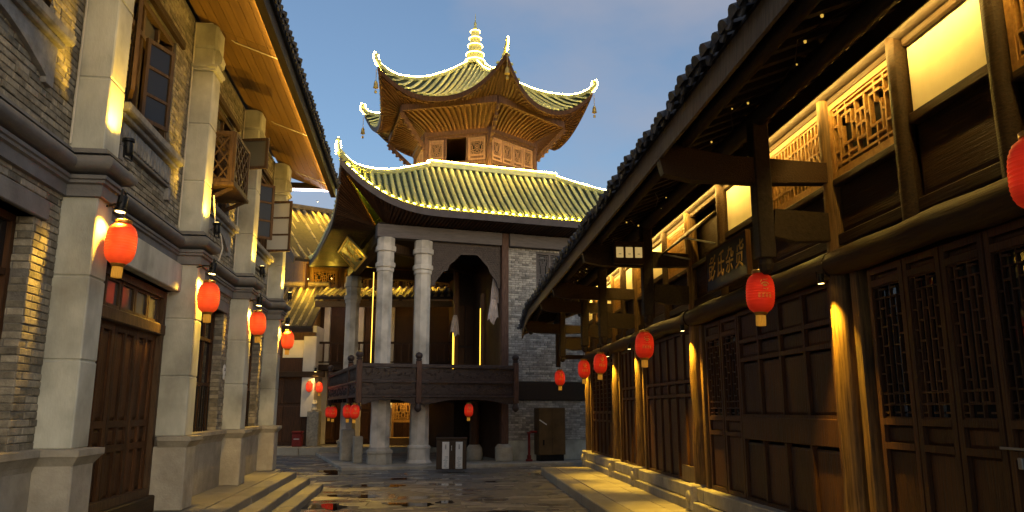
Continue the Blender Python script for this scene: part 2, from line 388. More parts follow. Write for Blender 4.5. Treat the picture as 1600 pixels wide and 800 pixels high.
def lay_bricks(fields, m, parent, frame, maxn=300, name='brick'):
    """the bricks that show largest become parts of their own, the rest one part"""
    sc = []
    for i, (c, u, n, L, d, h) in enumerate(fields):
        w = frame.w(c); sp = seen(w); s_ = 0
        if sp and -20 < sp[0] < 1620 and -20 < sp[1] < 820:
            nn = frame.M @ n; view = (Vector((0, 0, EYE)) - w).normalized(); f = nn.dot(view)
            if f > 0: s_ = f * L * h / sp[2] ** 2
        sc.append((s_, i))
    sc.sort(reverse=True); top = set(i for s_, i in sc[:maxn] if s_ > 0)
    rest = MB(); off = OFF.get(parent.name, Vector((0, 0, 0)))
    cache = {}
    for i, (c, u, n, L, d, h) in enumerate(fields):
        if i in top:
            key = (round(L, 2), round(h, 3), tuple(round(x, 2) for x in n), round(d, 2))
            if key not in cache:
                b = MB(); b.add(*brick_vf((0, 0, 0), u, n, key[0], key[3], key[1])); cache[key] = b.mesh(name, m)
            inst(name, cache[key], parent, c)
        else: rest.add(*brick_vf(c, u, n, L, d, h))
    if rest.v: part('brickwork', rest, m, parent, kind='stuff')
def wall_cells(y0, y1, z0, z1, holes):
    ys = sorted(set([y0, y1] + [min(max(h[i], y0), y1) for h in holes for i in (0, 1)])); zs = sorted(set([z0, z1] + [min(max(h[i], z0), z1) for h in holes for i in (2, 3)]))
    out = []
    for a, b in zip(ys, ys[1:]):
        run = None
        for c, d in zip(zs, zs[1:]):
            m = ((a + b) / 2, (c + d) / 2)
            if b - a < 1e-5 or any(h[0] < m[0] < h[1] and h[2] < m[1] < h[3] for h in holes):
                if run: out.append((a, b, *run)); run = None
            else: run = (run[0], d) if run else (c, d)
        if run: out.append((a, b, *run))
    return out
def text_mesh(body, name, m, size=1, extrude=.004):
    cu = bpy.data.curves.new(name, 'FONT'); cu.body = body; cu.size = size; cu.extrude = extrude; cu.align_x = 'CENTER'; cu.align_y = 'CENTER'
    cu.resolution_u = 3
    o = bpy.data.objects.new(name, cu); COL.objects.link(o); dg = bpy.context.evaluated_depsgraph_get()
    me = bpy.data.meshes.new_from_object(o.evaluated_get(dg)); bpy.data.objects.remove(o); bpy.data.curves.remove(cu)
    me.name = name; me.materials.clear(); me.materials.append(MATS[m]); return me
def tile_row(mb, pts, r, right, n=6, seg=None, cap=True):
    """half-round cover tiles laid along pts (from the eave up), each tile overlapping the next"""
    pts = [Vector(p) for p in pts]; right = Vector(right).normalized(); vs = []; fs = []; k = n + 1; ring = 0
    for i in range(len(pts) - 1):
        t = (pts[i + 1] - pts[i]).normalized(); up = right.cross(t).normalized()
        for p, rr in ((pts[i], r), (pts[i + 1] + t * .02, r * .84)):
            for j in range(k):
                a = math.pi * j / n; vs.append(p + right * math.cos(a) * rr + up * math.sin(a) * rr)
        b = ring * k
        fs += [(b + j, b + j + 1, b + k + j + 1, b + k + j) for j in range(n)]
        if i == 0 and cap: fs.append(tuple(b + j for j in reversed(range(k))))
        ring += 2
    mb.add(vs, fs)
# ================================================================== ground and pavements
g = MB(); g.sheet([[(-400, -60, 0), (400, -60, 0)], [(-400, 700, 0), (400, 700, 0)]])
ground = solo('ground', g, 'mortar', WF, (0, 0, -.03), kind='structure')
OFF[ground.name] = Vector((0, 0, 0))
ground.location = (0, 0, -.03)
rg = random.Random(3); slabs = []
y = 2.0; row = 0
while y < 36:
    d = rg.uniform(.42, .62); x = -7.5 - rg.uniform(0, .8)
    while x < 6.5:
        w = rg.uniform(.7, 1.25)
        slabs.append((x + w / 2, y + d / 2, w - .022, d - .022)); x += w
    y += d; row += 1
def slab_vf(w, d, c=(0, 0, 0), tilt=(0, 0)):
    m = MB(); ch = .008
    for (xx, yy, zz) in ((-.5, -.5, -.05), (.5, -.5, -.05), (.5, .5, -.05), (-.5, .5, -.05)): m.v.append((c[0] + xx * w, c[1] + yy * d, c[2] + zz))
    for (xx, yy) in ((-.5, -.5), (.5, -.5), (.5, .5), (-.5, .5)): m.v.append((c[0] + xx * w, c[1] + yy * d, c[2] - ch + xx * tilt[0] + yy * tilt[1]))
    for (xx, yy) in ((-1, -1), (1, -1), (1, 1), (-1, 1)):
        m.v.append((c[0] + xx * (w / 2 - ch), c[1] + yy * (d / 2 - ch), c[2] + xx * .5 * tilt[0] + yy * .5 * tilt[1]))
    return m.v, [(0, 1, 5, 4), (1, 2, 6, 5), (2, 3, 7, 6), (3, 0, 4, 7), (4, 5, 9, 8), (5, 6, 10, 9), (6, 7, 11, 10), (7, 4, 8, 11), (8, 9, 10, 11)]
vis = []
for i, (x, y, w, d) in enumerate(slabs):
    sp = seen((x, y, 0)); ok = sp and 380 < sp[0] < 1010 and sp[1] < 812 and y < 31
    lx = x + .0363 * y                                            # rough left frame x
    if ok and (lx < -2.0 and y < 18.6 or x > 2.9 and y < 22): ok = False
    vis.append((w * d / sp[2] ** 3 if ok else 0, i))
vis.sort(reverse=True); top = {i for s_, i in vis[:300] if s_ > 0}
rest = MB()
for i, (x, y, w, d) in enumerate(slabs):
    t = (rg.uniform(-.006, .006), rg.uniform(-.004, .004))
    if i in top:
        m = MB(); m.add(*slab_vf(w, d, tilt=t)); o = inst('paving_slab', m.mesh('paving_slab', 'wet_stone'), ground, (x, y, .03 + rg.uniform(-.002, .002)))
    else: rest.add(*slab_vf(w, d, (x, y, .03 + rg.uniform(-.002, .002)), t))
part('paving', rest, 'wet_stone', ground, kind='stuff')
def puddle(pts_c, rx, ry, seed):
    r_ = random.Random(seed); m = MB(); n = 26; ps = []
    for j in range(n):
        a = 2 * math.pi * j / n; k = 1 + .28 * math.sin(2 * a + seed) + .2 * math.sin(3 * a + 2 * seed) + .12 * math.sin(7 * a + seed) + r_.uniform(-.08, .08)
        ps.append((pts_c[0] + rx * k * math.cos(a), pts_c[1] + ry * k * math.sin(a), .007))
    m.add([(pts_c[0], pts_c[1], .007)] + ps, [(0, 1 + j, 1 + (j + 1) % n) for j in range(n)])
    solo('puddle', m, 'puddle_water', WF, (pts_c[0], pts_c[1], .005), kind='structure')
for c, rx, ry, sd in (((-2.3, 13.6), .5, .95, 1), ((-2.15, 15.4), .32, .55, 2), ((-.55, 15.6), .45, .32, 3), ((.1, 15.9), .22, .2, 5), ((1.1, 14.3), .5, .2, 6), ((-1.6, 19.5), .6, .5, 8),
                      ((-1.75, 17.2), .5, .35, 9), ((-2.8, 23.5), .8, .8, 10), ((-.9, 21.2), .7, .22, 11), ((1.6, 20.3), .5, .25, 12)):
    puddle(c, rx, ry, sd)

# raised pavement with three steps on the left, edge stones and slabs laid one by one
def stone_row(parent, name, x0, x1, y0, y1, z0, z1, L, seed, m='stone', c=.015):
    r_ = random.Random(seed); y = y0
    while y < y1 - .05:
        l = min(L * r_.uniform(.8, 1.25), y1 - y)
        if y1 - (y + l) < .35: l = y1 - y
        part(name, MB().cbox(x0, x1 + r_.uniform(-.008, .008), y, y + l - .008, z0, z1 + r_.uniform(-.004, .004), c), m, parent); y += l
lp = thing('raised_pavement', 'raised stone pavement with two lower steps along the grey brick building', 'pavement', LF, (-2.9, 12, 0))
del lp['label'], lp['category']; lp['kind'] = 'structure'
part('bed', MB().box(-3.7, -2.68, 3.0, 18.7, 0, .36).box(-3.7, -2.4, 3, 18.6, 0, .22).box(-3.7, -2.1, 3, 18.5, 0, .08).box(-3.7, -3.14, 18.7, 19.7, 0, .35), 'mortar', lp)
stone_row(lp, 'edge_stone', -2.95, -2.62, 3, 18.8, .2, .4, 1.5, 1, 'step_stone')
stone_row(lp, 'paving_slab', -3.7, -2.96, 3, 18.8, .3, .398, .9, 2, 'step_stone', .006)
stone_row(lp, 'paving_slab', -3.7, -3.1, 18.81, 19.7, .3, .396, .9, 9, 'step_stone', .006)
stone_row(lp, 'step_stone', -2.9, -2.32, 3, 18.9, .1, .265, 1.5, 3, 'step_stone')
stone_row(lp, 'step_stone', -2.6, -2.0, 3, 18.75, -.02, .13, 1.6, 4, 'step_stone')
rp_ = thing('pavement', 'x', 'pavement', RF, (3.2, 12, 0)); del rp_['label'], rp_['category']; rp_['kind'] = 'structure'
part('bed', MB().box(2.6, 4.6, 2.5, 22.3, 0, .16), 'mortar', rp_)
stone_row(rp_, 'kerb_stone', 2.52, 2.9, 2.5, 22.4, -.02, .2, 1.6, 5, 'pavement', .02)
stone_row(rp_, 'paving_slab', 2.91, 3.55, 2.5, 22.4, .1, .199, 1.1, 6, 'pavement', .006)
stone_row(rp_, 'paving_slab', 3.56, 4.2, 2.5, 22.4, .1, .198, .9, 7, 'pavement', .006)

# ================================================================== shared builders: lattice, panels, lanterns, spotlights
def lattice(mb, o, u, w, h, style, t=.018, d=.025, n=None, seed=1):
    """bars inside a w x h rectangle at o, along u and z; n is the depth direction"""
    o = Vector(o); u = Vector(u).normalized(); z = Vector((0, 0, 1)); n = Vector(n) if n else u.cross(z); r_ = random.Random(seed)
    def V(s, a, b, k=1): mb.beam(o + u * s + z * a, o + u * s + z * b, t * k, d, n) if b - a > .01 else None
    def H(a, b, q, k=1): mb.beam(o + u * a + z * q, o + u * b + z * q, t * k, d * .96, n) if b - a > .01 else None
    if style == 'grid':
        c = max(2, int(w / .11)); r = max(2, int(h / .11))
        for i in range(1, c): V(w * i / c, 0, h)
        for i in range(1, r): H(0, w, h * i / r)
    elif style == 'step':                                # upright bars with short staggered rungs
        c = 5; xs = [w * i / c for i in range(c + 1)]
        for i in range(1, c): V(xs[i], 0 if i % 2 else h * .1, h if i % 2 else h * .9)
        for i in range(c):
            k = 7
            for j in range(k):
                q = h * (j + .5 + (.25 if i % 2 else -.2)) / k
                if (i in (2,)) and 2 <= j <= 4: continue
                H(xs[i], xs[i + 1], q)
        H(0, w, h * .1); H(0, w, h * .18); H(0, w, h * .9)
    elif style == 'maze':                                # interlocking rectangles
        H(0, w, h * .9); H(0, w, h * .1); V(w * .1, 0, h); V(w * .9, 0, h)
        for s_ in (-1, 1):
            x = lambda a: w * (.5 + s_ * (a - .5))
            a, b = sorted((x(.66), x(.84))); V(x(.66), h * .35, h * .8); V(x(.84), h * .2, h * .65)
            H(a, b, h * .35); H(a, b, h * .8); H(*sorted((x(.84), x(.9))), h * .5); H(*sorted((x(.6), x(.66))), h * .6)
            V(x(.58), h * .1, h * .9); H(*sorted((x(.9), x(1))), h * .3); H(*sorted((x(.9), x(1))), h * .7); V(x(.75), h * .65, h); V(x(.75), 0, h * .35)
            H(*sorted((x(.58), x(.9))), h * .2)
        for q in (.3, .5, .7): H(w * .42, w * .58, h * q)
        V(w * .5, h * .3, h * .7)
    elif style == 'diamond':
        c = max(2, int(w / .09)); 
        for i in range(1, c): V(w * i / c, 0, h)
        for q in (.22, .5, .78): H(0, w, h * q)
        for i in range(c):
            a = w * i / c; b = w * (i + 1) / c; mb.beam(o + u * a + z * h * .5, o + u * b + z * h * .78, t * .8, d * .9, n); mb.beam(o + u * a + z * h * .5, o + u * b + z * h * .22, t * .8, d * .9, n)
    elif style == 'coarse':
        c = max(2, int(w / .2)); rr_ = max(2, int(h / .2))
        for i in range(c):
            for j in range(rr_):
                a = w * i / c; b = w * (i + 1) / c; e = h * j / rr_; g_ = h * (j + 1) / rr_
                mb.beam(o + u * a + z * e, o + u * b + z * g_, t, d, n); mb.beam(o + u * a + z * g_, o + u * b + z * e, t, d * .94, n)
    # border
    H(0, w, t / 2); H(0, w, h - t / 2); V(t / 2, 0, h); V(w - t / 2, 0, h)
def rect_frame(mb, o, u, w, h, t, d, n=None):
    o = Vector(o); u = Vector(u).normalized(); z = Vector((0, 0, 1)); n = Vector(n) if n else u.cross(z)
    for a, b in ((u * (t / 2), u * (t / 2) + z * h), (u * (w - t / 2), u * (w - t / 2) + z * h)): mb.beam(o + a, o + b, t, d, n)
    for q in (t / 2, h - t / 2): mb.beam(o + u * t + z * q, o + u * (w - t) + z * q, t, d * .97, n)
def flat_panel(mb, o, u, n, w, h, d, raise_=.012, b=.03):
    """field panel: slab with a raised, sloped centre"""
    o = Vector(o); u = Vector(u); n = Vector(n); z = Vector((0, 0, 1))
    P_ = [o, o + u * w, o + u * w + z * h, o + z * h]; b = min(b, w * .3, h * .3)
    I_ = [o + u * b + z * b, o + u * (w - b) + z * b, o + u * (w - b) + z * (h - b), o + u * b + z * (h - b)]
    vs = [p - n * d for p in P_] + P_ + [p + n * raise_ for p in I_]
    mb.add(vs, [(3, 2, 1, 0), (0, 1, 5, 4), (1, 2, 6, 5), (2, 3, 7, 6), (3, 0, 4, 7), (4, 5, 9, 8), (5, 6, 10, 9), (6, 7, 11, 10), (7, 4, 8, 11), (8, 9, 10, 11)])

def lantern_meshes(mname, r=.152, h=.44):
    prof = []; n = 30
    for i in range(n + 1):
        t = i / n; z = -h / 2 + h * t; e = min(t, 1 - t)
        k = max(.45, (1 - abs(2 * t - 1) ** 2.9) ** (1 / 2.9))
        prof.append((r * k * (1 + (.022 if i % 2 else -.014)), z))
    body = MB().lathe(prof, n=24).mesh('shade', mname, True)
    cap = MB().lathe([(r * .5, 0), (r * .56, .004), (r * .56, .035), (r * .5, .04)], (0, 0, h / 2 - .006), 20).mesh('cap', 'gold', True)
    ring = MB().lathe([(r * .36, 0), (r * .4, .004), (r * .5, .03), (r * .5, .034)], (0, 0, -h / 2 - .028), 20).mesh('ring', 'gold', True)
    ts = MB()
    for j in range(18):
        a = 2 * math.pi * j / 18; x, y = r * .28 * math.cos(a), r * .28 * math.sin(a); ts.tube([(x, y, -h / 2 - .02), (x * 1.05, y * 1.05, -h / 2 - .09), (x, y, -h / 2 - .14)], .011, 4)
    ts = ts.mesh('tassel', 'tassel')
    wire = MB().tube([(0, 0, h / 2), (0, 0, h / 2 + .2)], .006, 5).mesh('hanger', 'metal_black')
    return body, cap, ring, ts, wire
LANT = {k: lantern_meshes(k) for k in ('lantern_red', 'lantern_dim', 'lantern_far')}
def wrap(pts, r, a0):                                     # (s,z) on the lantern skin -> xyz
    return [(r * math.cos(a0 + s / r), r * math.sin(a0 + s / r), z) for s, z in pts]
def emblem_mesh(r=.1565, a0=0.0):
    """the gold print on a lantern: a fan over a line and a row of small characters"""
    m = MB()
    def stroke(p, q, w=.006):
        (a, b), (c, d) = p, q; l = math.hypot(c - a, d - b) or 1; nx, ny = -(d - b) / l * w / 2, (c - a) / l * w / 2
        st = 4; vs = []
        for i in range(st + 1):
            t = i / st; x = a + (c - a) * t; y = b + (d - b) * t; vs += [(x + nx, y + ny), (x - nx, y - ny)]
        m.add(wrap(vs, r, a0), [(2 * i, 2 * i + 1, 2 * i + 3, 2 * i + 2) for i in range(st)])
    for i in range(7):
        a = math.pi * (.18 + .64 * i / 6); b = math.pi * (.18 + .64 * (i + 1) / 6)
        if i < 6: stroke((.05 * math.cos(a), .05 + .05 * math.sin(a)), (.05 * math.cos(b), .05 + .05 * math.sin(b)), .012)
        stroke((.014 * math.cos(a), .055), (.03 * math.cos(a), .05 + .034 * math.sin(a)), .006)
    stroke((-.05, .1), (-.035, .128), .008); stroke((-.02, .128), (.03, .135), .006); stroke((.02, .02), (.034, .04), .007); stroke((-.02, .03), (.01, .026), .006)
    stroke((-.075, -.012), (.075, -.012), .004)
    for cxx in (-.06, -.02, .02, .06):
        stroke((cxx - .014, -.03), (cxx + .014, -.03), .005); stroke((cxx, -.024), (cxx, -.062), .005); stroke((cxx - .014, -.046), (cxx + .014, -.046), .004)
        stroke((cxx - .014, -.062), (cxx + .014, -.062), .005); stroke((cxx - .013, -.03), (cxx - .013, -.06), .004)
    return m
def lantern(frame, p, kind, label, group, emblem=None, s=1.0, light=0):
    t = thing('red_lantern', label, 'lantern', frame, p, group)
    s *= random.uniform(.96, 1.04); t.rotation_euler = (random.uniform(-.05, .05), random.uniform(-.05, .05), frame.a + random.uniform(-.1, .1))
    for nm, me in zip(('shade', 'cap', 'ring', 'tassel', 'hanger'), LANT[kind]):
        o = bpy.data.objects.new(nm, me); COL.objects.link(o); o.parent = t; o.scale = (s, s, s)
    if emblem is not None:
        a = math.atan2(-frame.w(p).y, -frame.w(p).x) - frame.a + emblem
        o = bpy.data.objects.new('emblem', emblem_mesh(a0=a).mesh('emblem', 'gold_paint', fix=False)); COL.objects.link(o); o.parent = t; o.scale = (s, s, s)
    return t
def spot_meshes():
    h = MB().lathe([(.045, 0), (.05, .01), (.05, .13), (.065, .14), (.065, .17), (.05, .17)], (0, 0, 0), 14).mesh('housing', 'metal_black', True)
    y = MB().beam((-.075, 0, .07), (.075, 0, .07), .02, .02).beam((-.075, 0, .07), (-.075, 0, -.05), .02, .006).beam((.075, 0, .07), (.075, 0, -.05), .02, .006).beam((-.075, 0, -.05), (.075, 0, -.05), .02, .008).mesh('bracket', 'metal_black')
    l = MB().lathe([(.048, .172), (.0475, .176)], (0, 0, 0), 14).mesh('lens', 'glow_spot')
    return h, y, l
SPOT = spot_meshes()
def spotlight(frame, p, aim, energy, label, group, spot=70, col=WARM, sc=1.0, blend=1.0):
    t = thing('spotlight', label, 'spotlight', frame, p, group)
    d = Vector(aim) - Vector(p); q = d.to_track_quat('Z', 'Y').to_matrix().to_4x4()
    for nm, me in zip(('housing', 'bracket', 'lens'), SPOT):
        o = bpy.data.objects.new(nm, me); COL.objects.link(o); o.parent = t; o.matrix_local = q @ Matrix.Scale(sc, 4)
    dn = d.normalized(); pp = Vector(p) + dn * .19 * sc
    lamp('lamp', 'SPOT', frame, pp, energy, col, t, aim, size=.03, spot=spot, blend=blend)
    return t
# ================================================================== grey brick building on the left
FX, WX = -3.26, -3.6
lb = thing('brick_building', 'two-storey grey brick building with plaster pillars along the left side', 'building', LF, (-5, 11.5, 0))
PIL = [(8.1, 8.5), (11.88, 12.3), (15.55, 15.97), (19.1, 19.52)]
Y0, Y1 = 2.6, 19.5
# openings in the wall: y0,y1,z0,z1
W0, DR, W2, W3 = (4.9, 7.6, 1.42, 3.6), (8.45, 11.92, .4, 3.52), (12.75, 15.12, 1.42, 3.6), (16.5, 18.7, 1.42, 3.58)
U0, U1, U2, U3 = (5.2, 7.35, 5.5, 7.3), (9.4, 11.1, 5.45, 7.12), (13.2, 14.85, 5.3, 7.2), (16.9, 18.65, 5.45, 7.2)
holes = [W0, DR, W2, W3, U0, U1, U2, U3]
shell = MB()
for a, b, c, d in wall_cells(Y0, Y1, .35, 7.95, holes): shell.box(WX - .26, WX - .012, a, b, c, d)
part('wall', shell, 'mortar', lb)
body = MB().box(-9, -8.8, Y0, Y1 + .2, 0, 8).box(-9, WX - .27, Y0 - .2, Y0, 0, 8).box(-9, WX - .27, Y1 - .2, Y1, 0, 8).box(-8.8, WX - .27, Y0, Y1 - .2, 3.85, 4.05).box(-8.8, WX - .27, Y0, Y1 - .2, 7.7, 7.8)
body.box(-5.3, -5.25, Y0, Y1 - .2, .4, 3.85).box(-5.3, -5.25, Y0, Y1 - .2, 4.05, 7.7)
part('inner_wall', body, 'wood_dark', lb)
U_, N_ = (0, 1, 0), (1, 0, 0)
bf = []
off_holes = lambda z0, z1: [(h[0] - Y0, h[1] - Y0, h[2], h[3]) for h in holes] + [(p[0] - Y0, p[1] - Y0, 0, 9) for p in PIL]
bf += brick_field((WX - .05, Y0, 0), U_, N_, Y1 - Y0, 1.42, 3.96, off_holes(0, 0) + [(8.4 - Y0, 12 - Y0, 3.5, 4)], seed=1)
bf += brick_field((WX - .05, Y0, 0), U_, N_, Y1 - Y0, 4.4, 7.9, off_holes(0, 0), seed=2)
for h in (W0, W2, W3):                                   # brick reveals of the ground-floor windows
    bf += brick_field((WX - .27, h[1] + .045, 0), (1, 0, 0), (0, -1, 0), .265, h[2], h[3], [], depth=.05, seed=5)
    bf += brick_field((WX - .27, h[0] - .045, 0), (1, 0, 0), (0, 1, 0), .265, h[2], h[3], [], depth=.05, seed=6)
lay_bricks(bf, 'brick', lb, LF, 300)
# pillars
for i, (a, b) in enumerate(PIL):
    m = MB()
    zs = [1.42, 2.28, 3.12, 3.96]
    for z0, z1 in zip(zs, zs[1:]): m.cbox(WX - .1, FX, a, b, z0 + .006, z1 - .006, .012)
    zs = [4.42, 5.25, 6.18, 7.06]
    for z0, z1 in zip(zs, zs[1:]): m.cbox(WX - .1, FX, a, b, z0 + .006, z1 - .006, .012)
    m.box(WX - .09, FX - .012, a + .012, b - .012, 1.42, 7.1)
    pl_ = part('pillar', m, 'plaster', lb, kind='stuff'); del pl_['kind']
    c = MB().moulding([(WX, a), (FX, a), (FX, b), (WX, b)], [(-.02, 7.05), (.03, 7.07), (.03, 7.1), (.055, 7.12), (.055, 7.16), (-.02, 7.18)])
    c.cbox(WX - .1, FX - .03, a + .03, b - .03, 7.16, 7.5, .02).cbox(WX - .1, FX + .02, a - .015, b + .015, 7.46, 7.9, .04)
    c.prism([(FX - .03, 7.17), (FX + .07, 7.24), (FX + .085, 7.34), (FX + .03, 7.47), (FX - .03, 7.5)], lambda p, q, d: (p, d, q), a + .1, b - .1)
    part('capital', c, 'plaster', pl_, True)
    part('plinth_block', MB().cbox(WX - .1, FX + .05, a - .05, b + .05, .4, 1.28, .015), 'stone', pl_)
path = [(WX, Y0)]
for a, b in PIL: path += [(WX, a), (FX, a), (FX, b), (WX, b)]
def split_path(z_skip=None):
    return path
roll = [(.17 * math.cos(t) * 1.0 + .0, 4.28 + .1 * math.sin(t)) for t in [rad(x) for x in range(-90, 91, 20)]]
part('cornice', MB().moulding(path, [(-.03, 3.93), (.04, 3.94), (.04, 4.06), (.07, 4.075), (.07, 4.105), (.09, 4.115), (.09, 4.15), (.06, 4.165)] + roll + [(.1, 4.385), (.06, 4.4), (.05, 4.45), (-.03, 4.46)]), 'cornice', lb, True)
pc = [(-.05, 1.2), (.03, 1.22), (.05, 1.27), (.1, 1.34), (.12, 1.36), (.12, 1.42), (-.05, 1.43)]
for sub in ([(WX, Y0), (WX, 8.1), (FX, 8.1), (FX, 8.5), (WX, 8.5)], [(WX, 11.88), (FX, 11.88), (FX, 12.3), (WX, 12.3), (WX, 15.55), (FX, 15.55), (FX, 15.97), (WX, 15.97), (WX, 19.1), (FX, 19.1), (FX, 19.52), (WX, 19.52)]):
    part('plinth_cap', MB().moulding(sub, pc), 'stone', lb)
part('plinth', MB().box(WX - .05, WX + .03, Y0, 8.05, .4, 1.3), 'stone', lb)
part('plinth', MB().box(WX - .05, WX + .03, 12.35, 15.5, .4, 1.3), 'stone', lb); part('plinth', MB().box(WX - .05, WX + .03, 16.02, 19.05, .4, 1.3), 'stone', lb)
# lintels
for h, e in ((W0, .18), (W2, .15), (W3, .15)):
    part('lintel', MB().cbox(WX - .25, WX + .035, h[0] - e, h[1] + e, 3.6, 3.79, .008), 'cornice', lb)
part('door_lintel', MB().cbox(WX - .2, WX + .12, 8.5, 11.88, 3.52, 3.93, .012), 'plaster', lb)
# ground floor windows: frame, bars and dark glass
for h in (W0, W2, W3):
    x = WX - .2; w = h[1] - h[0]; fr = MB(); rect_frame(fr, (x, h[0], h[2]), U_, w, h[3] - h[2], .07, .07)
    fr.beam((x, h[0] + .07, 2.25), (x, h[1] - .07, 2.25), .06, .06).beam((x, h[0] + .07, 3.05), (x, h[1] - .07, 3.05), .06, .06)
    for k in range(1, 4): fr.beam((x, h[0] + w * k / 4, h[2]), (x, h[0] + w * k / 4, h[3]), .05, .05, (1, 0, 0))
    wn = part('window', fr, 'wood_dark', lb)
    part('pane', MB().box(x - .02, x - .012, h[0] + .06, h[1] - .06, h[2] + .06, h[3] - .06), 'glass_dark', wn)
    bars = MB()
    for k in range(14): bars.tube([(x + .06, h[0] + .12 + (w - .24) * k / 13, h[2]), (x + .06, h[0] + .12 + (w - .24) * k / 13, h[2] + .8)], .009, 5)
    part('bar', bars, 'metal_black', wn, kind='stuff')
# door: transom with panes and four panelled leaves
x = WX - .14; ya, yb = 8.52, 11.86
fr = MB(); rect_frame(fr, (x, ya, .62), U_, yb - ya, 2.88, .1, .16)
fr.cbox(x - .09, x + .1, ya, yb, 2.86, 3.02, .015)
tr = part('door_frame', fr, 'wood_frame', lb)
for k in range(6):
    a = ya + .14 + (yb - ya - .28) * k / 6; b = ya + .14 + (yb - ya - .28) * (k + 1) / 6
    f = MB(); rect_frame(f, (x, a + .01, 3.03), U_, b - a - .02, .38, .045, .07); s_ = part('transom_window', f, 'wood_frame', lb)
    part('pane', MB().box(x - .01, x + .004, a + .05, b - .05, 3.07, 3.37), 'glass_old', s_)
for k in range(4):
    w = (yb - ya - .2) / 4; a = ya + .1 + w * k; m = MB(); rect_frame(m, (x - .02, a + .008, .62), U_, w - .016, 2.24, .09, .06)
    for q in (1.32, 1.62): m.beam((x - .02, a + .09, q), (x - .02, a + w - .09, q), .06, .085)
    m.beam((x - .02, a + w / 2, .7), (x - .02, a + w / 2, 2.8), .07, .058, (1, 0, 0))
    dl = part('door', m, 'wood_dark', lb)
    for z0, z1 in ((.72, 1.27), (1.37, 1.57), (1.67, 2.76)):
        for s0 in (.09, w / 2 + .035):
            pm = MB(); flat_panel(pm, (x - .035, a + s0 + .004, z0), U_, N_, w / 2 - .13, z1 - z0, .02, .02, .04); part('panel', pm, 'wood_dark', dl)
part('threshold', MB().cbox(WX - .25, WX + .02, 8.5, 11.88, .39, .62, .015), 'log_h', lb)
# upper windows
def casement(parent, hinge, w, h, ang, m='wood_frame', rows=3, g='glass_pale', z0=0):
    """an opened sash on its hinge post (frame-local), swung by ang from the wall plane"""
    u = Vector((math.sin(ang), math.cos(ang), 0)); f = MB(); o = Vector((hinge[0], hinge[1], hinge[2])); n = Vector((u.y, -u.x, 0))
    rect_frame(f, o, u, w, h, .055, .045, n)
    for k in range(1, rows): q = h * k / rows; f.beam(o + u * .05 + Vector((0, 0, q)), o + u * (w - .05) + Vector((0, 0, q)), .04, .04)
    c = part('casement', f, m, parent)
    g_ = MB(); g_.beam(o + u * .05 + Vector((0, 0, h / 2)), o + u * (w - .05) + Vector((0, 0, h / 2)), .008, h - .1); part('pane', g_, g, c); return c
for i, h in enumerate((U0, U1, U2, U3)):
    x = WX - .1; w = h[1] - h[0]; hh = h[3] - h[2]; fr = MB(); rect_frame(fr, (x, h[0], h[2]), U_, w, hh, .08, .12)
    fr.beam((x, h[0] + .08, h[2] + hh * .72), (x, h[1] - .08, h[2] + hh * .72), .09, .07)
    for k in (1, 2): fr.beam((x, h[0] + w * k / 3, h[2] + .06), (x, h[0] + w * k / 3, h[3] - .06), .07, .06, (1, 0, 0))
    wn = part('window', fr, 'wood_frame', lb)
    part('pane', MB().box(x - .03, x - .02, h[0] + w / 3, h[1] - w / 3, h[2] + hh * .75, h[3] - .08), 'glass_old', wn)
    part('pane', MB().box(x - .03, x - .02, h[0] + .07, h[0] + w / 3 - .02, h[2] + .07, h[2] + hh * .7), 'glass_dark', wn)
    part('pane', MB().box(x - .03, x - .02, h[1] - w / 3 + .02, h[1] - .07, h[2] + .07, h[2] + hh * .7), 'glass_dark', wn)
    part('lintel', MB().cbox(WX - .2, WX + .05, h[0] - .22, h[1] + .24, h[3] + .02, h[3] + .14, .008), 'wood_dark_h', lb)
    sl = part('sill', MB().cbox(WX - .2, WX + .17, h[0] - .25, h[1] + .27, h[2] - .15, h[2] - .03, .02).cbox(WX - .05, WX + .1, h[0] - .2, h[1] + .2, h[2] - .21, h[2] - .152, .01), 'carved_stone', lb)
    if i in (1, 3):                                       # apron with rows of small upright blocks
        z1 = h[2] - .215; z0 = z1 - .36
        part('apron', MB().box(WX - .02, WX + .035, h[0] - .1, h[1] + .12, z0 + .07, z1).cbox(WX - .02, WX + .055, h[0] - .1, h[1] + .12, z0 + .04, z0 + .08, .008), 'cornice', lb)
        n = 15
        for k in range(n): a = h[0] - .06 + (w + .14) * k / n; part('apron_block', MB().cbox(WX + .02, WX + .06, a, a + (w + .14) / n * .72, z0 + .1, z1 - .03, .008), 'carved_stone', lb)
        part('apron_drop', MB().cbox(WX - .02, WX + .06, h[1] + .02, h[1] + .13, z0 - .14, z0 + .04, .01), 'carved_stone', lb)
        part('apron_drop', MB().cbox(WX - .02, WX + .06, h[0] - .11, h[0], z0 - .14, z0 + .04, .01), 'carved_stone', lb)
    else:                                                 # apron cut as a flat carved arch
        z1 = h[2] - .215; a, b = h[0] - .16, h[1] + .16; n = 12
        poly = [(a, z1), (a, z1 - .42), (a + .15, z1 - .42)] + [(a + .15 + (b - a - .3) * t / n, z1 - .36 + .26 * math.sin(math.pi * t / n)) for t in range(n + 1)] + [(b - .15, z1 - .42), (b, z1 - .42), (b, z1)]
        part('apron', MB().prism(poly, lambda p, q, d: (d, p, q), WX - .02, WX + .05), 'carved_stone', lb)
casement(lb, (WX - .02, 7.33, 5.56), .72, 1.2, rad(150), rows=1)
casement(lb, (WX + .02, 9.46, 5.5), .52, 1.15, rad(156), rows=3, g='glass_dark')
casement(lb, (WX - .02, 9.98, 5.5), .5, 1.15, rad(24), rows=3, g='glass_dark')
casement(lb, (WX - .02, 14.83, 6.35), .75, .62, rad(104), rows=1, g='glass_old')
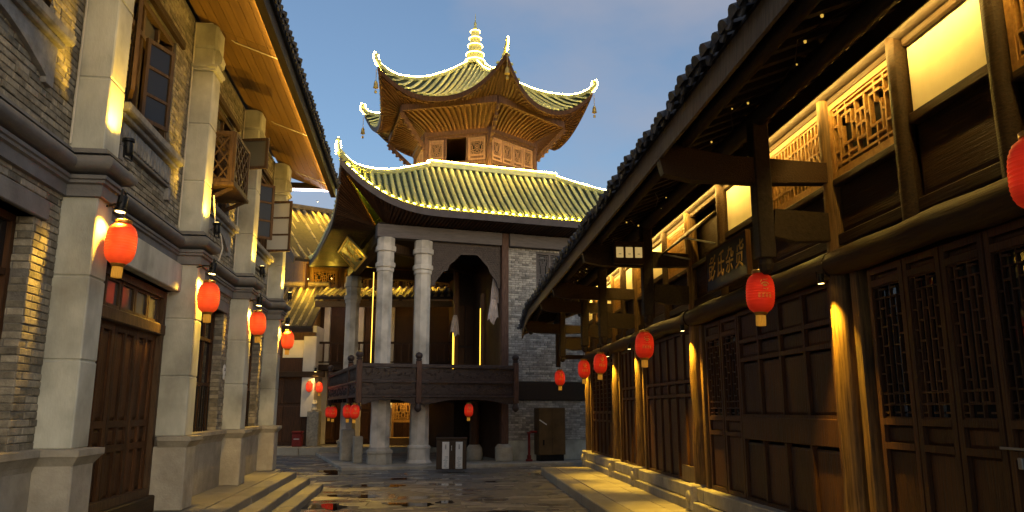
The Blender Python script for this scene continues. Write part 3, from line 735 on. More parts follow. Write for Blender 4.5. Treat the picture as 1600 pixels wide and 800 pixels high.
casement(lb, (WX - .02, 18.6, 5.5), .62, 1.25, rad(100), rows=3, g='glass_pale')
casement(lb, (WX - .02, 16.95, 5.5), .5, 1.25, rad(55), rows=3, g='glass_dark')
# lattice balcony box hung below window two
bx0, bx1, ba, bb, bz0, bz1 = WX + .02, WX + .5, 12.85, 13.95, 5.52, 6.42
bal = MB(); rect_frame(bal, (bx1, ba, bz0), U_, bb - ba, bz1 - bz0, .06, .06); rect_frame(bal, (bx0, ba, bz0), (1, 0, 0), bx1 - bx0, bz1 - bz0, .06, .06); rect_frame(bal, (bx0, bb, bz0), (1, 0, 0), bx1 - bx0, bz1 - bz0, .06, .06)
bal.cbox(bx0, bx1 + .05, ba - .04, bb + .04, bz0 - .06, bz0 + .01, .01)
bo = part('balcony', bal, 'wood_frame', lb)
lt = MB(); lattice(lt, (bx1, ba + .06, bz0 + .06), U_, bb - ba - .12, bz1 - bz0 - .12, 'coarse', .026, .03); part('lattice', lt, 'wood_frame', bo, kind='stuff')
lt = MB(); lattice(lt, (bx0 + .06, ba, bz0 + .06), (1, 0, 0), bx1 - bx0 - .12, bz1 - bz0 - .12, 'coarse', .022, .03); lattice(lt, (bx0 + .06, bb, bz0 + .06), (1, 0, 0), bx1 - bx0 - .12, bz1 - bz0 - .12, 'coarse', .022, .03); part('lattice', lt, 'wood_frame', bo, kind='stuff')
part('bracket', MB().beam((WX, 12.95, 5.2), (bx1, 12.95, 5.46), .05, .06), 'wood_frame', bo); part('bracket', MB().beam((WX, 13.85, 5.2), (bx1, 13.85, 5.46), .05, .06), 'wood_frame', bo)
# eave: plank soffit, fascia, tiled roof
ey0, ey1 = 2.6, 20.35
def soff(t): return (WX + .05 + t * (-2.32 - WX - .05), 7.94 - .42 * t)
npl = 7
for k in range(npl):
    (xa, za), (xb, zb) = soff(k / npl), soff((k + 1) / npl - .006)
    for ya_, yb_ in ((2.6, 7.2), (7.21, 12.0), (12.01, 16.2), (16.21, ey1)):
        part('soffit_plank', MB().add([(xa, ya_, za), (xb, ya_, zb), (xb, yb_, zb), (xa, yb_, za), (xa, ya_, za + .03), (xb, ya_, zb + .03), (xb, yb_, zb + .03), (xa, yb_, za + .03)],
             [(0, 1, 2, 3), (7, 6, 5, 4), (0, 4, 5, 1), (1, 5, 6, 2), (2, 6, 7, 3), (3, 7, 4, 0)]), 'wood_soffit', lb)
part('fascia', MB().box(-2.32, -2.2, ey0, ey1, 7.38, 7.6), 'wood_black', lb)
part('fascia', MB().box(WX - 5.2, -2.21, ey1 - .06, ey1 + .02, 7.6, 7.75), 'wood_black', lb)
part('roof_deck', MB().add([(-2.15, ey0, 7.6), (-2.15, ey1, 7.6), (-6.2, ey1, 9.6), (-6.2, ey0, 9.6), (-2.15, ey0, 7.66), (-2.15, ey1, 7.66), (-6.2, ey1, 9.66), (-6.2, ey0, 9.66)], [(0, 3, 2, 1), (4, 5, 6, 7), (0, 1, 5, 4), (1, 2, 6, 5), (2, 3, 7, 6), (3, 0, 4, 7)]).add([(-6.2, ey0, 9.6), (-6.2, ey1, 9.6), (-10, ey1, 7.6), (-10, ey0, 7.6)], [(0, 1, 2, 3)]), 'tile_grey', lb)
tr_ = MB(); tile_row(tr_, [(-2.1 - .45 * k, 0, 7.67 + .2222 * k) for k in range(10)], .075, (0, 1, 0)); tme = tr_.mesh('tile_row', 'tile_grey', True)
k = ey0 + .1
while k < ey1: inst('tile_row', tme, lb, (random.uniform(-.02, .03), k, 0)); k += .2
pn = MB(); 
k = ey0 + .2
while k < ey1: pn.prism([(-.07, 0), (.07, 0), (.05, -.05), (0, -.075), (-.05, -.05)], lambda p, q, d, k=k: (-2.13 + d, k + p, 7.67 + q), 0, .02); k += .2
part('drip_tile', pn, 'tile_grey', lb, kind='stuff')
# light strip under the eave with its little lamps, end tube light, conduits
ls = part('light_strip', MB().tube([(-2.34, ey0, 7.485), (-2.34, ey1 - .1, 7.485)], .011, 6), 'led_soffit', lb)
part('tube_light', MB().tube([(-3.45, ey1 + .04, 7.58), (-2.35, ey1 + .04, 7.58)], .03, 8), 'led_pink', lb)
for i, (a, b) in enumerate(PIL):
    part('conduit', MB().tube([(WX + .02, a - .03, 4.5), (WX + .02, a - .03, 7.86), (FX + .02, a - .03, 7.87)], .012, 6), 'conduit', lb)
    part('conduit', MB().tube([(FX, b - .05, 7.9), (soff(.4)[0], b - .05, soff(.4)[1] - .02), (-2.36, b - .05, 7.5)], .01, 6), 'conduit', lb)
part('cable', MB().tube([(FX + .03, 12.33, 5.15), (FX + .07, 12.37, 4.7), (FX + .17, 12.4, 4.5), (FX + .2, 12.42, 4.3), (FX + .16, 12.4, 4.1)], .012, 6), 'conduit', lb)
# small white oval wall plate on the brick pier
wp = MB(); wp.lathe([(.0, 0), (.085, 0), (.095, .012), (.08, .02), (0, .022)], (0, 0, 0), 20)
t = thing('wall_plate', 'small white oval plate on the brick pier beside the second ground-floor window', 'plaque', LF, (WX + .01, 15.34, 2.53))
o = part('plate', MB().add([(v[2], v[0], v[1] * 1.25) for v in wp.v], wp.f), 'white_panel', t); o.location = (0, 0, 0)
o = part('ribbon', MB().prism([(-.06, -.1), (.06, -.1), (.055, -.17), (.02, -.15), (-.02, -.17), (-.055, -.15)], lambda p, q, d: (d, p, q), 0, .014), 'white_panel', t); o.location = (0, 0, 0)
o = part('lettering', MB().box(.022, .025, -.05, .05, .02, .035).box(.022, .025, -.045, .045, -.01, .005), 'ink', t); o.location = (0, 0, 0)
# spotlights and lanterns on the pillars
NTH = ('nearest', 'second', 'third', 'farthest')
PN = ('pillar left of the panelled door', 'pillar right of the panelled door', 'third plaster pillar', 'last plaster pillar')
for i, (a, b) in enumerate(PIL):
    c = a + .12
    spotlight(LF, (FX + .2, c, 4.45), (FX + .1, c + .02, 6.2), 120, 'black spotlight on the cornice shining up the ' + PN[i], 'spotlights above the cornice', 140, (1, .55, .05), 1.0, .7)
    spotlight(LF, (FX + .19, c + .02, 4.0), (FX + .04, c, 2.5), 190, 'black spotlight below the cornice shining down the ' + PN[i], 'spotlights below the cornice', 140, (1, .55, .05), 1.0, .7)
LY = (8.73, 12.44, 16.3, 20.1)
for i, (a, b) in enumerate(PIL):
    yl, zl = ((8.3, 3.5), (11.86, 3.44), (15.6, 3.46), (19.32, 3.46))[i]
    solo('lantern_arm', MB().tube([(FX - .02, yl + .02, 3.9), (FX + .08, yl + .02, 3.93), (FX + .19, yl, 3.92)], .012, 6), 'metal_black', LF, (FX, yl, 3.9), 'thin black arm holding the lantern of the ' + PN[i], 'bracket', group='lantern arms on the brick building')
    lantern(LF, (FX + .19, yl, zl), 'lantern_red', 'glowing red lantern hanging by the ' + PN[i], 'lanterns on the brick building')
# ================================================================== theatre pavilion in the middle
pv = thing('theatre_pavilion', 'open stage pavilion with green tiled roofs, light strips and hexagonal tower', 'pavilion', PF, (4.2, 4, 0))
CX, CY = 4.21, 4.0
def interp(tab, x):
    if x <= tab[0][0]: return tab[0][1]
    for (a, b), (c, d) in zip(tab, tab[1:]):
        if x <= c: return b + (d - b) * (x - a) / (c - a)
    return tab[-1][1]
# --- platform under the stage
part('base_platform', MB().cbox(-1.3, 8.6, -1.15, 9.2, -.02, .1, .02), 'stone', pv)
# --- columns
def oct_col(cx, cy, r0, r1, z0, z1, m, name='column', n=8, cap=True, basestyle=0):
    b = MB()
    b.lathe([(r0, z0 + .5), (r0 * .97, 2.1), (r1, 3.4), (r1 * .985, z1 - 1.15)], (cx, cy, 0), n, math.pi / 8)
    c = part(name, b, m, pv, False)
    if cap:
        q = MB(); z = z1 - 1.15
        for (rr, a, e) in ((1.0, 0, .14), (1.14, .14, .3), (.97, .3, .68), (1.17, .68, .86), (1.02, .86, 1.15)):
            rr *= 1.12; q.lathe([(r1 * rr * .97, z + a), (r1 * rr, z + a + .02), (r1 * rr, z + e - .02), (r1 * rr * .97, z + e)], (cx, cy, 0), n, math.pi / 8)
        part('capital', q, m, c)
    q = MB()
    if basestyle == 0: q.lathe([(r0 * 1.25, .1), (r0 * 1.28, .12), (r0 * 1.25, .42), (r0 * 1.36, .44), (r0 * 1.36, .52), (r0 * 1.15, .56), (r0 * 1.02, .62)], (cx, cy, 0), n, math.pi / 8)
    else: q.lathe([(r0 * 1.35, .1), (r0 * 1.38, .12), (r0 * 1.15, .22), (r0 * 1.12, .55), (r0 * 1.2, .58), (r0 * 1.2, .64), (r0 * 1.02, .68)], (cx, cy, 0), n, math.pi / 8)
    part('column_base', q, 'stone' if basestyle == 0 else 'column_stone', c)
    return c
oct_col(0.0, 0, .32, .265, .1, 7.47, 'column_stone'); oct_col(1.28, 0, .32, .275, .1, 7.45, 'column_stone', basestyle=1)
oct_col(0.0, 8.0, .33, .3, .1, 7.45, 'column_stone'); oct_col(8.42, 8, .33, .3, .1, 7.45, 'column_stone')
oct_col(0.0, 4.0, .3, .28, .1, 2.95, 'column_stone', cap=False) if False else None
part('post', MB().cbox(4.07, 4.33, -.13, .13, .66, 7.93, .02), 'wood_red', pv); part('post_base', MB().lathe([(.27, .1), (.3, .13), (.3, .55), (.24, .62), (.2, .66)], (4.2, 0, 0), 16), 'stone', pv, True)
part('post', MB().tube([(3.4, .8, .62), (3.4, .8, 2.2)], .17, 12), 'wood_dark', pv, True); part('post_base', MB().lathe([(.25, .1), (.3, .2), (.27, .5), (.19, .62)], (3.4, .8, 0), 16), 'stone', pv, True)
# --- beams
part('beam', MB().cbox(-.34, 4.06, -.2, .2, 7.47, 7.92, .015), 'beam_grey', pv); part('beam', MB().cbox(4.34, 8.76, -.2, .2, 7.47, 7.92, .015), 'beam_grey', pv)
part('beam', MB().cbox(-.2, .2, .21, 8.2, 7.47, 7.9, .015), 'wood_frame', pv); part('beam', MB().cbox(8.22, 8.62, .21, 8.2, 7.47, 7.9, .015), 'wood_frame', pv); part('beam', MB().cbox(-.2, 8.6, 8.21, 8.6, 7.47, 7.9, .015), 'wood_frame', pv)
part('beam', MB().beam((.2, .2, 7.2), (4.2, 4.0, 7.25), .22, .3), 'wood_frame', pv)
part('carved_brace', MB().prism([(.35, 7.46), (2.2, 7.46), (2.2, 7.38), (1.2, 7.28), (.6, 7.0), (.38, 6.6)], lambda a, b, d: (d, a, b), -.05, .05), 'wood_frame', pv)
part('stage_ceiling', MB().box(-.3, 8.6, -.1, 8.3, 7.96, 8.0), 'wood_black', pv)
# --- stage floor and its beams
part('stage_floor', MB().box(-.85, 4.3, -.75, 8.3, 2.3, 2.42), 'wood_stage', pv); part('stage_floor', MB().box(4.31, 8.5, .3, 8.3, 2.3, 2.42), 'wood_stage', pv)
for k in range(6): part('joist', MB().box(-.8, 4.2, .4 + k * 1.5, .6 + k * 1.5, 2.08, 2.298), 'wood_black', pv)
# --- balustrade: posts with round knobs, two rows of carved panels
bl = MB().cbox(-.9, 4.42, -.82, -.66, 3.12, 3.24, .015).cbox(-.9, 4.42, -.82, -.68, 2.64, 2.72, .01).cbox(-.9, 4.42, -.82, -.68, 2.18, 2.25, .01)
bal = part('balustrade', bl, 'wood_stage', pv)
part('side_rail', MB().cbox(-.92, -.78, -.64, 7.6, 3.1, 3.22, .015).cbox(-.92, -.8, -.64, 7.6, 2.62, 2.7, .01).cbox(-.92, -.8, -.64, 7.6, 2.18, 2.25, .01), 'wood_stage', pv)
for px, py in ((-.84, -.74), (1.06, -.74), (4.36, -.74), (-.84, 1.3), (-.84, 7.6)):
    po = part('newel_post', MB().cbox(px - .085, px + .085, py - .1, py + .085, 2.0, 3.34, .015), 'wood_red', bal)
    part('knob', MB().lathe([(.06, 3.34), (.1, 3.37), (.1, 3.39), (.07, 3.41), (.11, 3.46), (.125, 3.52), (.1, 3.58), (.03, 3.62)], (px, py, 0), 12), 'wood_stage', bal, True)
    part('drop', MB().lathe([(.03, 1.72), (.1, 1.78), (.12, 1.85), (.09, 1.93), (.07, 2.0)], (px, py, 0), 12), 'wood_stage', bal, True)
def carved(x0, x1, z0, z1, yv, seed, along='x'):
    """relief panel: a field with scrolls, leaves and ridges standing proud"""
    r_ = random.Random(seed); m = MB()
    f = (lambda a, d, z: (a, yv - d, z)) if along == 'x' else (lambda a, d, z: (yv - d, a, z))
    m.prism([(x0, z0), (x1, z0), (x1, z1), (x0, z1)], lambda p, q, d: f(p, d, q), -.03, 0)
    n = int((x1 - x0) / .085)
    for i in range(n):
        a = x0 + .06 + (x1 - x0 - .12) * (i + r_.uniform(0, .8)) / n; z = r_.uniform(z0 + .06, z1 - .06); rr = r_.uniform(.025, .055); ph = r_.uniform(0, 6)
        pts = [f(a + rr * (1 - t / 9) * math.cos(ph + t * .75), .008, z + rr * (1 - t / 9) * math.sin(ph + t * .75)) for t in range(8)]
        pts = [p for p in pts if z0 + .01 < p[2] < z1 - .01]
        if len(pts) > 2: m.tube(pts, .018, 5)
    return m
pans = [(-.74, .96, 2.73, 3.11), (-.74, .96, 2.26, 2.63), (1.16, 4.26, 2.73, 3.11), (1.16, 4.26, 2.26, 2.63)]
for i, (a, b, c, d) in enumerate(pans): part('carved_panel', carved(a, b, c, d, -.735, i), 'wood_stage', bal)
for a, b in ((-.74, .96), (1.16, 4.26)):
    n = 14; part('apron', MB().prism([(a, 2.17)] + [(a + (b - a) * t / n, 2.12 - .16 * abs(math.cos(math.pi * t / n)) ** 4) for t in range(n + 1)] + [(b, 2.17)], lambda p, q, d: (p, d, q), -.78, -.72), 'wood_stage', bal)
for k in range(26):
    y_ = -.5 + k * .31
    part('baluster', MB().tube([(-.85, y_, 2.7), (-.85, y_, 2.86), (-.85, y_, 3.1)], [.02, .035, .02], 6), 'wood_stage', bal)
for a, b in ((-.6, 1.2), (1.42, 7.5)): part('carved_panel', carved(a, b, 2.26, 2.61, -.875, 9, 'y'), 'wood_stage', bal)
# --- fretwork arch between column and post, and walls
n = 18; poly = [(1.58, 7.46), (1.58, 5.95), (1.72, 5.95)]
arch = [(1.72, 6.05), (1.85, 6.25), (2.0, 6.45), (2.15, 6.5), (2.2, 6.68), (2.4, 6.85), (2.5, 7.0), (2.62, 7.08), (3.2, 7.1), (3.32, 7.0), (3.45, 6.85), (3.6, 6.7), (3.68, 6.5), (3.8, 6.35), (3.92, 6.2), (3.97, 6.0)]
poly += arch + [(4.06, 5.95), (4.06, 7.46)]
fa = part('arch_panel', MB().prism(poly, lambda p, q, d: (p, d, q), .0, .07), 'wood_stage', pv)
sc_ = MB()
for r_i in range(19):
    z = 6.0 + r_i * .078
    xx = 1.62 + (.05 if r_i % 2 else 0)
    while xx < 4.02:
        lo = interp(sorted(arch), xx) if 1.72 < xx < 3.97 else 0
        if z > lo + .05 and z < 7.4: sc_.cbox(xx, xx + .09, -.012, .005, z, z + .066, .006)
        xx += .1
part('arch_scale', sc_, 'wood_stage', fa, kind='stuff')
part('back_wall', MB().box(3.5, 8.3, 4.3, 4.4, 2.42, 7.9), 'wood_black', pv)
for k in range(4):
    m = MB(); flat_panel(m, (3.6 + k * .42, 4.29, 2.6), (1, 0, 0), (0, -1, 0), .38, 1.6, .02); part('panel', m, 'wood_dark', pv); m = MB(); flat_panel(m, (3.6 + k * .42, 4.29, 4.3), (1, 0, 0), (0, -1, 0), .38, 1.6, .02); part('panel', m, 'wood_dark', pv)
part('stage_post', MB().cbox(3.3, 3.5, 3.4, 3.6, 2.42, 7.9, .02), 'wood_dark', pv)
part('stage_post', MB().cbox(3.62, 3.76, .9, 1.04, 2.42, 5.9, .02), 'wood_dark', pv)
part('light_strip', MB().tube([(3.28, 3.38, 3.2), (3.28, 3.38, 5.3)], .03, 6), 'led_post', pv)
part('light_strip', MB().tube([(3.6, .88, 3.3), (3.6, .88, 5.35)], .012, 6), 'led_post', pv)
part('light_strip', MB().tube([(-.36, .1, 3.3), (-.36, .1, 6.3)], .012, 6), 'led_post', pv)
part('side_wall', MB().box(4.33, 4.4, .3, 8.2, .1, 7.5), 'wood_dark', pv)
part('under_wall', MB().box(3.3, 4.32, 3.2, 3.3, .1, 2.3).box(3.3, 3.4, 3.3, 8.2, .1, 2.3), 'wood_black', pv)
# --- brick side bay
WHO = [(5.42, 6.5, 6.1, 7.36)]
bw = MB()
for a, b, c, d in wall_cells(4.34, 8.5, .1, 7.46, WHO): bw.box(a, b, .07, .3, c, d)
wl = part('brick_wall', bw, 'mortar', pv); OFF2 = OFF.get(wl.name)
bfs = brick_field((4.34, .085, 0), (1, 0, 0), (0, -1, 0), 4.16, .78, 2.1, [], .078, .27, depth=.05, seed=11)
bfs += brick_field((4.34, .085, 0), (1, 0, 0), (0, -1, 0), 4.16, 2.76, 7.46, [(a - 4.34, b - 4.34, c, d) for a, b, c, d in WHO], .078, .27, depth=.05, seed=12)
lay_bricks(bfs, 'brick_pale', wl, PF, 300)
part('band_beam', MB().cbox(4.34, 8.5, -.03, .2, 2.12, 2.74, .01), 'wood_black', pv)
part('wall_base', MB().cbox(4.34, 8.5, -.02, .2, .1, .77, .01), 'plaster', pv)
f = MB(); rect_frame(f, (5.42, .12, 6.1), (1, 0, 0), 1.08, 1.26, .06, .08); f.beam((5.96, .12, 6.16), (5.96, .12, 7.3), .07, .08, (0, 1, 0)); wn = part('window', f, 'beam_grey', pv)
lt = MB(); lattice(lt, (5.5, .12, 6.2), (1, 0, 0), .42, 1.06, 'maze', .018, .03); lattice(lt, (6.0, .12, 6.2), (1, 0, 0), .42, 1.06, 'maze', .018, .03); part('lattice', lt, 'beam_grey', wn, kind='stuff')
part('pane', MB().box(5.45, 6.47, .17, .18, 6.14, 7.32), 'glass_dark', wn)

# --- lower roof: four curved slopes up to a square ring round the tower
HIP = [(0, 9.72), (.12, 9.5), (.25, 9.49), (.38, 9.56), (.5, 9.69), (.62, 9.87), (.75, 10.08), (.88, 10.31), (1, 10.53)]
def eave_z(t):                                            # t = 0 at the corner tip .. along the eave in metres
    return 8.3 + 1.42 * max(0, 1 - t / 3.6) ** 2.6
class Side:
    def __init__(s, ang, ht, hn, rt, rn, rear=0): s.rear = rear; s.M = Matrix.Rotation(ang, 3, 'Z'); s.ht, s.hn, s.rt, s.rn = ht, hn, rt, rn
    def p(s, t, n, z): v = s.M @ Vector((t, -n, 0)); return Vector((CX + v.x, CY + v.y, z))
    def dirs(s): return s.M @ Vector((1, 0, 0))
    def col(s, t, k):                                     # point on the slope, k = 0 eave .. 1 top
        a = abs(t); d = s.ht - a; rear = s.rear * t > 0 or s.rear == 2
        ze = 8.3 if rear else eave_z(d); ne = s.hn - .1 + .1 * max(0, 1 - d / 3.6) ** 2
        if a <= s.rt: nt_, zt = s.rn, 10.53
        else:
            f_ = (s.ht - a) / (s.ht - s.rt); nt_ = s.hn + (s.rn - s.hn) * f_; zt = 8.36 + 2.17 * f_ if rear else interp(HIP, f_)
        return s.p(t, ne + (nt_ - ne) * k, ze + (zt - ze) * (k ** 1.18))
SIDES = [Side(0, 6.0, 5.4, 2.5, 2.8), Side(-math.pi / 2, 5.4, 6.0, 2.8, 2.5, -1), Side(math.pi / 2, 5.4, 6.0, 2.8, 2.5, 1), Side(math.pi, 6.0, 5.4, 2.5, 2.8, 2)]
lr_m = MB()
for s in SIDES:
    nt_ = 40; lr_m.sheet([[s.col(-s.ht + 2 * s.ht * i / nt_, k / 8) - Vector((0, 0, .02)) for i in range(nt_ + 1)] for k in range(9)])
lroof = part('lower_roof', lr_m, 'tile_pan', pv, True)
for si, s in enumerate(SIDES):
    t = -s.ht + .14; sp = .245
    while t < s.ht - .1:
        d = s.ht - abs(t); L_k = 8
        m = MB(); tile_row(m, [s.col(t + random.uniform(-.008, .008), k / L_k) + Vector((0, 0, .005 + random.uniform(-.006, .008))) for k in range(L_k + 1)], .075 * random.uniform(.95, 1.05), s.dirs())
        part('tile_row', m, 'tile_green', lroof, True); t += sp
    # fascia board following the eave, drip ends and the light strip in the valleys
    nt_ = 48; f1 = []; f2 = []; st = []; so = []
    for i in range(nt_ + 1):
        t = -s.ht + 2 * s.ht * i / nt_; e = s.col(t, 0); inn = s.p(t, s.hn - .18, 0)
        f1.append(e + Vector((0, 0, -.03))); f2.append(e + Vector((0, 0, -.26))); st.append(e - (s.p(0, 1, 0) - s.p(0, 0, 0)) * .17 + Vector((0, 0, .06 + .02)))
        b_ = max(-s.ht + 1.8, min(s.ht - 1.8, t)); q = s.p(b_, s.hn - 1.45, 8.0); so.append((e + Vector((0, 0, -.2)) - (s.p(0, 1, 0) - s.p(0, 0, 0)) * .06, q))
    part('fascia', MB().sheet([f1, f2]).sheet([[p - (s.p(0, 1, 0) - s.p(0, 0, 0)) * .06 for p in f1], [p - (s.p(0, 1, 0) - s.p(0, 0, 0)) * .06 for p in f2]]).sheet([f2, [p - (s.p(0, 1, 0) - s.p(0, 0, 0)) * .06 for p in f2]]), 'fascia_grey', lroof, True)
    if si == 0:
        part('eave_light', MB().tube(st, .018, 5), 'led_eave', lroof)
    part('soffit', MB().sheet([[a for a, b in so], [a * .5 + b * .5 for a, b in so], [b for a, b in so]]), 'wood_dark', lroof, True)
    if si < 3:
        for i in range(1, nt_ * 2):
            t = -s.ht + s.ht * i / nt_; j = min(nt_ - 1, i // 2); fr_ = (i % 2) * .5
            a = so[j][0].lerp(so[j + 1][0], fr_); b = so[j][1].lerp(so[j + 1][1], fr_)
            part('rafter', MB().beam(a - Vector((0, 0, .03)), b - Vector((0, 0, .03)), .07, .07), 'wood_dark', lroof)
# hips, ring ridge, corner ornaments and light strips
corners = [(-1, -1), (1, -1), (1, 1), (-1, 1)]
ringp = [Vector((CX + sx * 2.5, CY + sy * 2.8, 10.62)) for sx, sy in corners]
for ci, (sx, sy) in enumerate(corners):
    pts = [Vector((CX + sx * (6.0 - 3.5 * f_), CY + sy * (5.4 - 2.6 * f_), (interp(HIP, f_) if sy < 0 else 8.36 + 2.17 * f_) + .07)) for f_ in [k / 24 for k in range(25)]]
    part('hip_ridge', MB().tube(pts, [.1] * 25, 8), 'tile_green', lroof, True)
    tip = pts[0]; d = Vector((sx * .6, sy * .55, 0)).normalized()
    orn = MB().tube([tip - d * .1, tip + d * .08 + Vector((0, 0, .1)), tip + d * .16 + Vector((0, 0, .3)), tip + d * .13 + Vector((0, 0, .42))], [.11, .1, .06, .03], 8)
    orn.lathe([(.02, 0), (.075, .05), (.075, .11), (.02, .16)], tuple(tip + d * .13 + Vector((0, 0, .36))), 10)
    if sy < 0: part('corner_ornament', orn, 'tile_green', lroof, True)
    if sy < 0:
        jit = lambda p: p + Vector((random.uniform(-.012, .012), random.uniform(-.012, .012), random.uniform(-.014, .014)))
        led = [tip + d * .2 + Vector((0, 0, -.05)), tip + d * .25 + Vector((0, 0, .25)), tip + d * .13 + Vector((0, 0, .53)), tip + Vector((0, 0, .42)), tip - d * .02 + Vector((0, 0, .2))] + [jit(p + Vector((0, 0, .115))) for p in pts]
        part('ridge_light', MB().tube(led, .013, 6), 'led_roof', lroof)
for i in range(4):
    a, b = ringp[i], ringp[(i + 1) % 4]
    part('ridge', MB().beam(a, b, .16, .14).tube([a + Vector((0, 0, .09)), b + Vector((0, 0, .09))], .08, 8), 'tile_green', lroof)
    on_ = Vector(((a.x + b.x) / 2 - CX, (a.y + b.y) / 2 - CY, 0)).normalized() * .055
    if i in (0, 1, 3): part('ridge_light', MB().tube([a + on_ + Vector((0, 0, .17)), b + on_ + Vector((0, 0, .17))], .013, 6), 'led_roof', lroof)
part('tower_deck', MB().box(CX - 2.5, CX + 2.5, CY - 2.8, CY + 2.8, 10.5, 10.56), 'tile_pan', lroof)

# --- hexagonal tower
ROT = rad(-2.97); RB, RR, ZB = 2.55, 5.01, 12.3
def hx(k, r, z): a = rad(-150 + 60 * k) + ROT; return Vector((CX + r * math.cos(a), CY + r * math.sin(a), z))
tw = part('tower', MB().lathe([(RB - .25, 10.5), (RB - .25, 10.75), (RB - .3, 10.75), (RB - .3, 10.56)], (CX, CY, 0), 6, ROT + rad(30)), 'wood_red', pv)
part('tower_ceiling', MB().lathe([(RB - .1, 12.32), (RB - .1, 12.36)], (CX, CY, 0), 6, ROT + rad(30)), 'wood_dark', tw)
for k in range(6):
    a, b = hx(k, RB, 0), hx(k + 1, RB, 0); u = (b - a).normalized(); n = Vector((u.y, -u.x, 0)); L = (b - a).length
    part('corner_post', MB().tube([hx(k, RB, 10.5), hx(k, RB, 12.45)], .12, 10), 'wood_red', tw, True)
    part('tower_beam', MB().beam(a + Vector((0, 0, 12.22)), b + Vector((0, 0, 12.22)), .16, .2).beam(a + n * .13 + Vector((0, 0, 12.3)), b + n * .13 + Vector((0, 0, 12.3)), .06, .16), 'wood_red', tw)
    part('tower_rail', MB().beam(a + Vector((0, 0, 11.1)), b + Vector((0, 0, 11.1)), .14, .14).beam(a + Vector((0, 0, 10.75)), b + Vector((0, 0, 10.75)), .05, .5), 'wood_red', tw)
    spans = [(.12, .72), (1.72, 2.4)] if k == 0 else [(.12, .66), (.7, 1.24), (1.28, 1.84), (1.88, 2.42)]
    for (s0, s1) in spans:
        o = a + u * s0 + Vector((0, 0, 11.18)); f = MB(); rect_frame(f, o, u, s1 - s0, .92, .07, .07, n)
        f.beam(o + u * .07 + Vector((0, 0, .2)), o + u * (s1 - s0 - .07) + Vector((0, 0, .2)), .07, .06); f.beam(o + u * .07 + Vector((0, 0, .8)), o + u * (s1 - s0 - .07) + Vector((0, 0, .8)), .07, .05)
        wn = part('lattice_window', f, 'wood_pale', tw)
        lt = MB(); lattice(lt, o + u * .08 + Vector((0, 0, .24)), u, s1 - s0 - .16, .52, 'maze', .011, .02, n); part('lattice', lt, 'wood_pale', wn, kind='stuff')
        part('pane', MB().beam(o + u * .06 - n * .04 + Vector((0, 0, .46)), o + u * (s1 - s0 - .06) - n * .04 + Vector((0, 0, .46)), .01, .82), 'void', wn)
        part('panel', MB().beam(o + u * .08 + Vector((0, 0, .1)), o + u * (s1 - s0 - .08) + Vector((0, 0, .1)), .03, .13), 'wood_red', wn)
    if k == 0: part('window_post', MB().beam(a + u * .78 + Vector((0, 0, 11.15)), a + u * .78 + Vector((0, 0, 12.12)), .09, .08).beam(a + u * 1.66 + Vector((0, 0, 11.15)), a + u * 1.66 + Vector((0, 0, 12.12)), .09, .08), 'wood_red', tw)
# flared bracket vault of curved ribs under the upper eave
RIM = 3.75; ZR = 13.05
def vault(k, s, t):                                       # s across the face 0..1, t 0 body .. 1 rim
    a = hx(k, RB - .08, 0).lerp(hx(k + 1, RB - .08, 0), s); b = hx(k, RIM, 0).lerp(hx(k + 1, RIM, 0), s)
    p = a.lerp(b, t ** 1.7); p.z = 12.32 + (ZR - 12.32) * t ** .8; return p
for k in range(6):
    part('vault_board', MB().sheet([[vault(k, i / 12, t / 6) + Vector((0, 0, .03)) for i in range(13)] for t in range(7)]), 'wood_vault', tw, True)
    nr = 16
    for i in range(nr):
        s_ = (i + .5) / nr; c0 = [vault(k, s_, t / 6) for t in range(7)]
        m = MB(); u = (hx(k + 1, 1, 0) - hx(k, 1, 0)).normalized()
        for p, q in zip(c0, c0[1:]): m.beam(p, q, .07, .15, u.cross((q - p).normalized()))
        part('rib', m, 'wood_vault', tw)
    part('rim_beam', MB().beam(hx(k, RIM, ZR + .08), hx(k + 1, RIM, ZR + .08), .16, .26), 'wood_red', tw)
    part('vault_light', MB().tube([hx(k, RB + .06, 12.37).lerp(hx(k + 1, RB + .06, 12.37), .03), hx(k, RB + .06, 12.37).lerp(hx(k + 1, RB + .06, 12.37), .97)], .014, 5), 'led_vault', tw)
    # carved corner bracket (openwork) below each corner
    a = hx(k, RB + .1, 11.75); b = hx(k, RIM + .1, 12.95); m = MB()
    m.beam(a, b, .09, .16); 
    for j in range(7):
        c = a.lerp(b, (j + .5) / 7) + Vector((0, 0, -.12)); m.lathe([(.02, -.06), (.075, -.03), (.075, .03), (.02, .06)], tuple(c), 7)
    part('corner_bracket', m, 'wood_red', tw)
# --- upper roof
UH = [(0, 16.3), (.1, 16.0), (.2, 15.63), (.3, 15.28), (.4, 14.98), (.5, 14.7), (.6, 14.5), (.7, 14.36), (.8, 14.26), (.9, 14.29), (1, 14.5)]
class Hex:
    def __init__(s, k):
        s.k = k; s.a = rad(-120 + 60 * k) + ROT; s.n = Vector((math.cos(s.a), math.sin(s.a), 0)); s.u = Vector((-s.n.y, s.n.x, 0))
    def p(s, t, n, z): return Vector((CX, CY, z)) + s.u * t + s.n * n
    def col(s, f_, k):                                    # f_ -1..1
        t = f_ * RR * .5; a = abs(f_); ne = RR * .866 - .38 * (1 - a ** 2); ze = 13.16 + 1.3 * a ** 2.3
        nt_ = max(.3, a * RR * .866); zt = interp(UH, max(a, .07)); return s.p(t, ne + (nt_ - ne) * k, ze + (zt - ze) * k ** 1.3)
HX = [Hex(k) for k in range(6)]
um = MB()
for h in HX: um.sheet([[h.col(-1 + i / 12, k / 8) - Vector((0, 0, .02)) for i in range(25)] for k in range(9)])
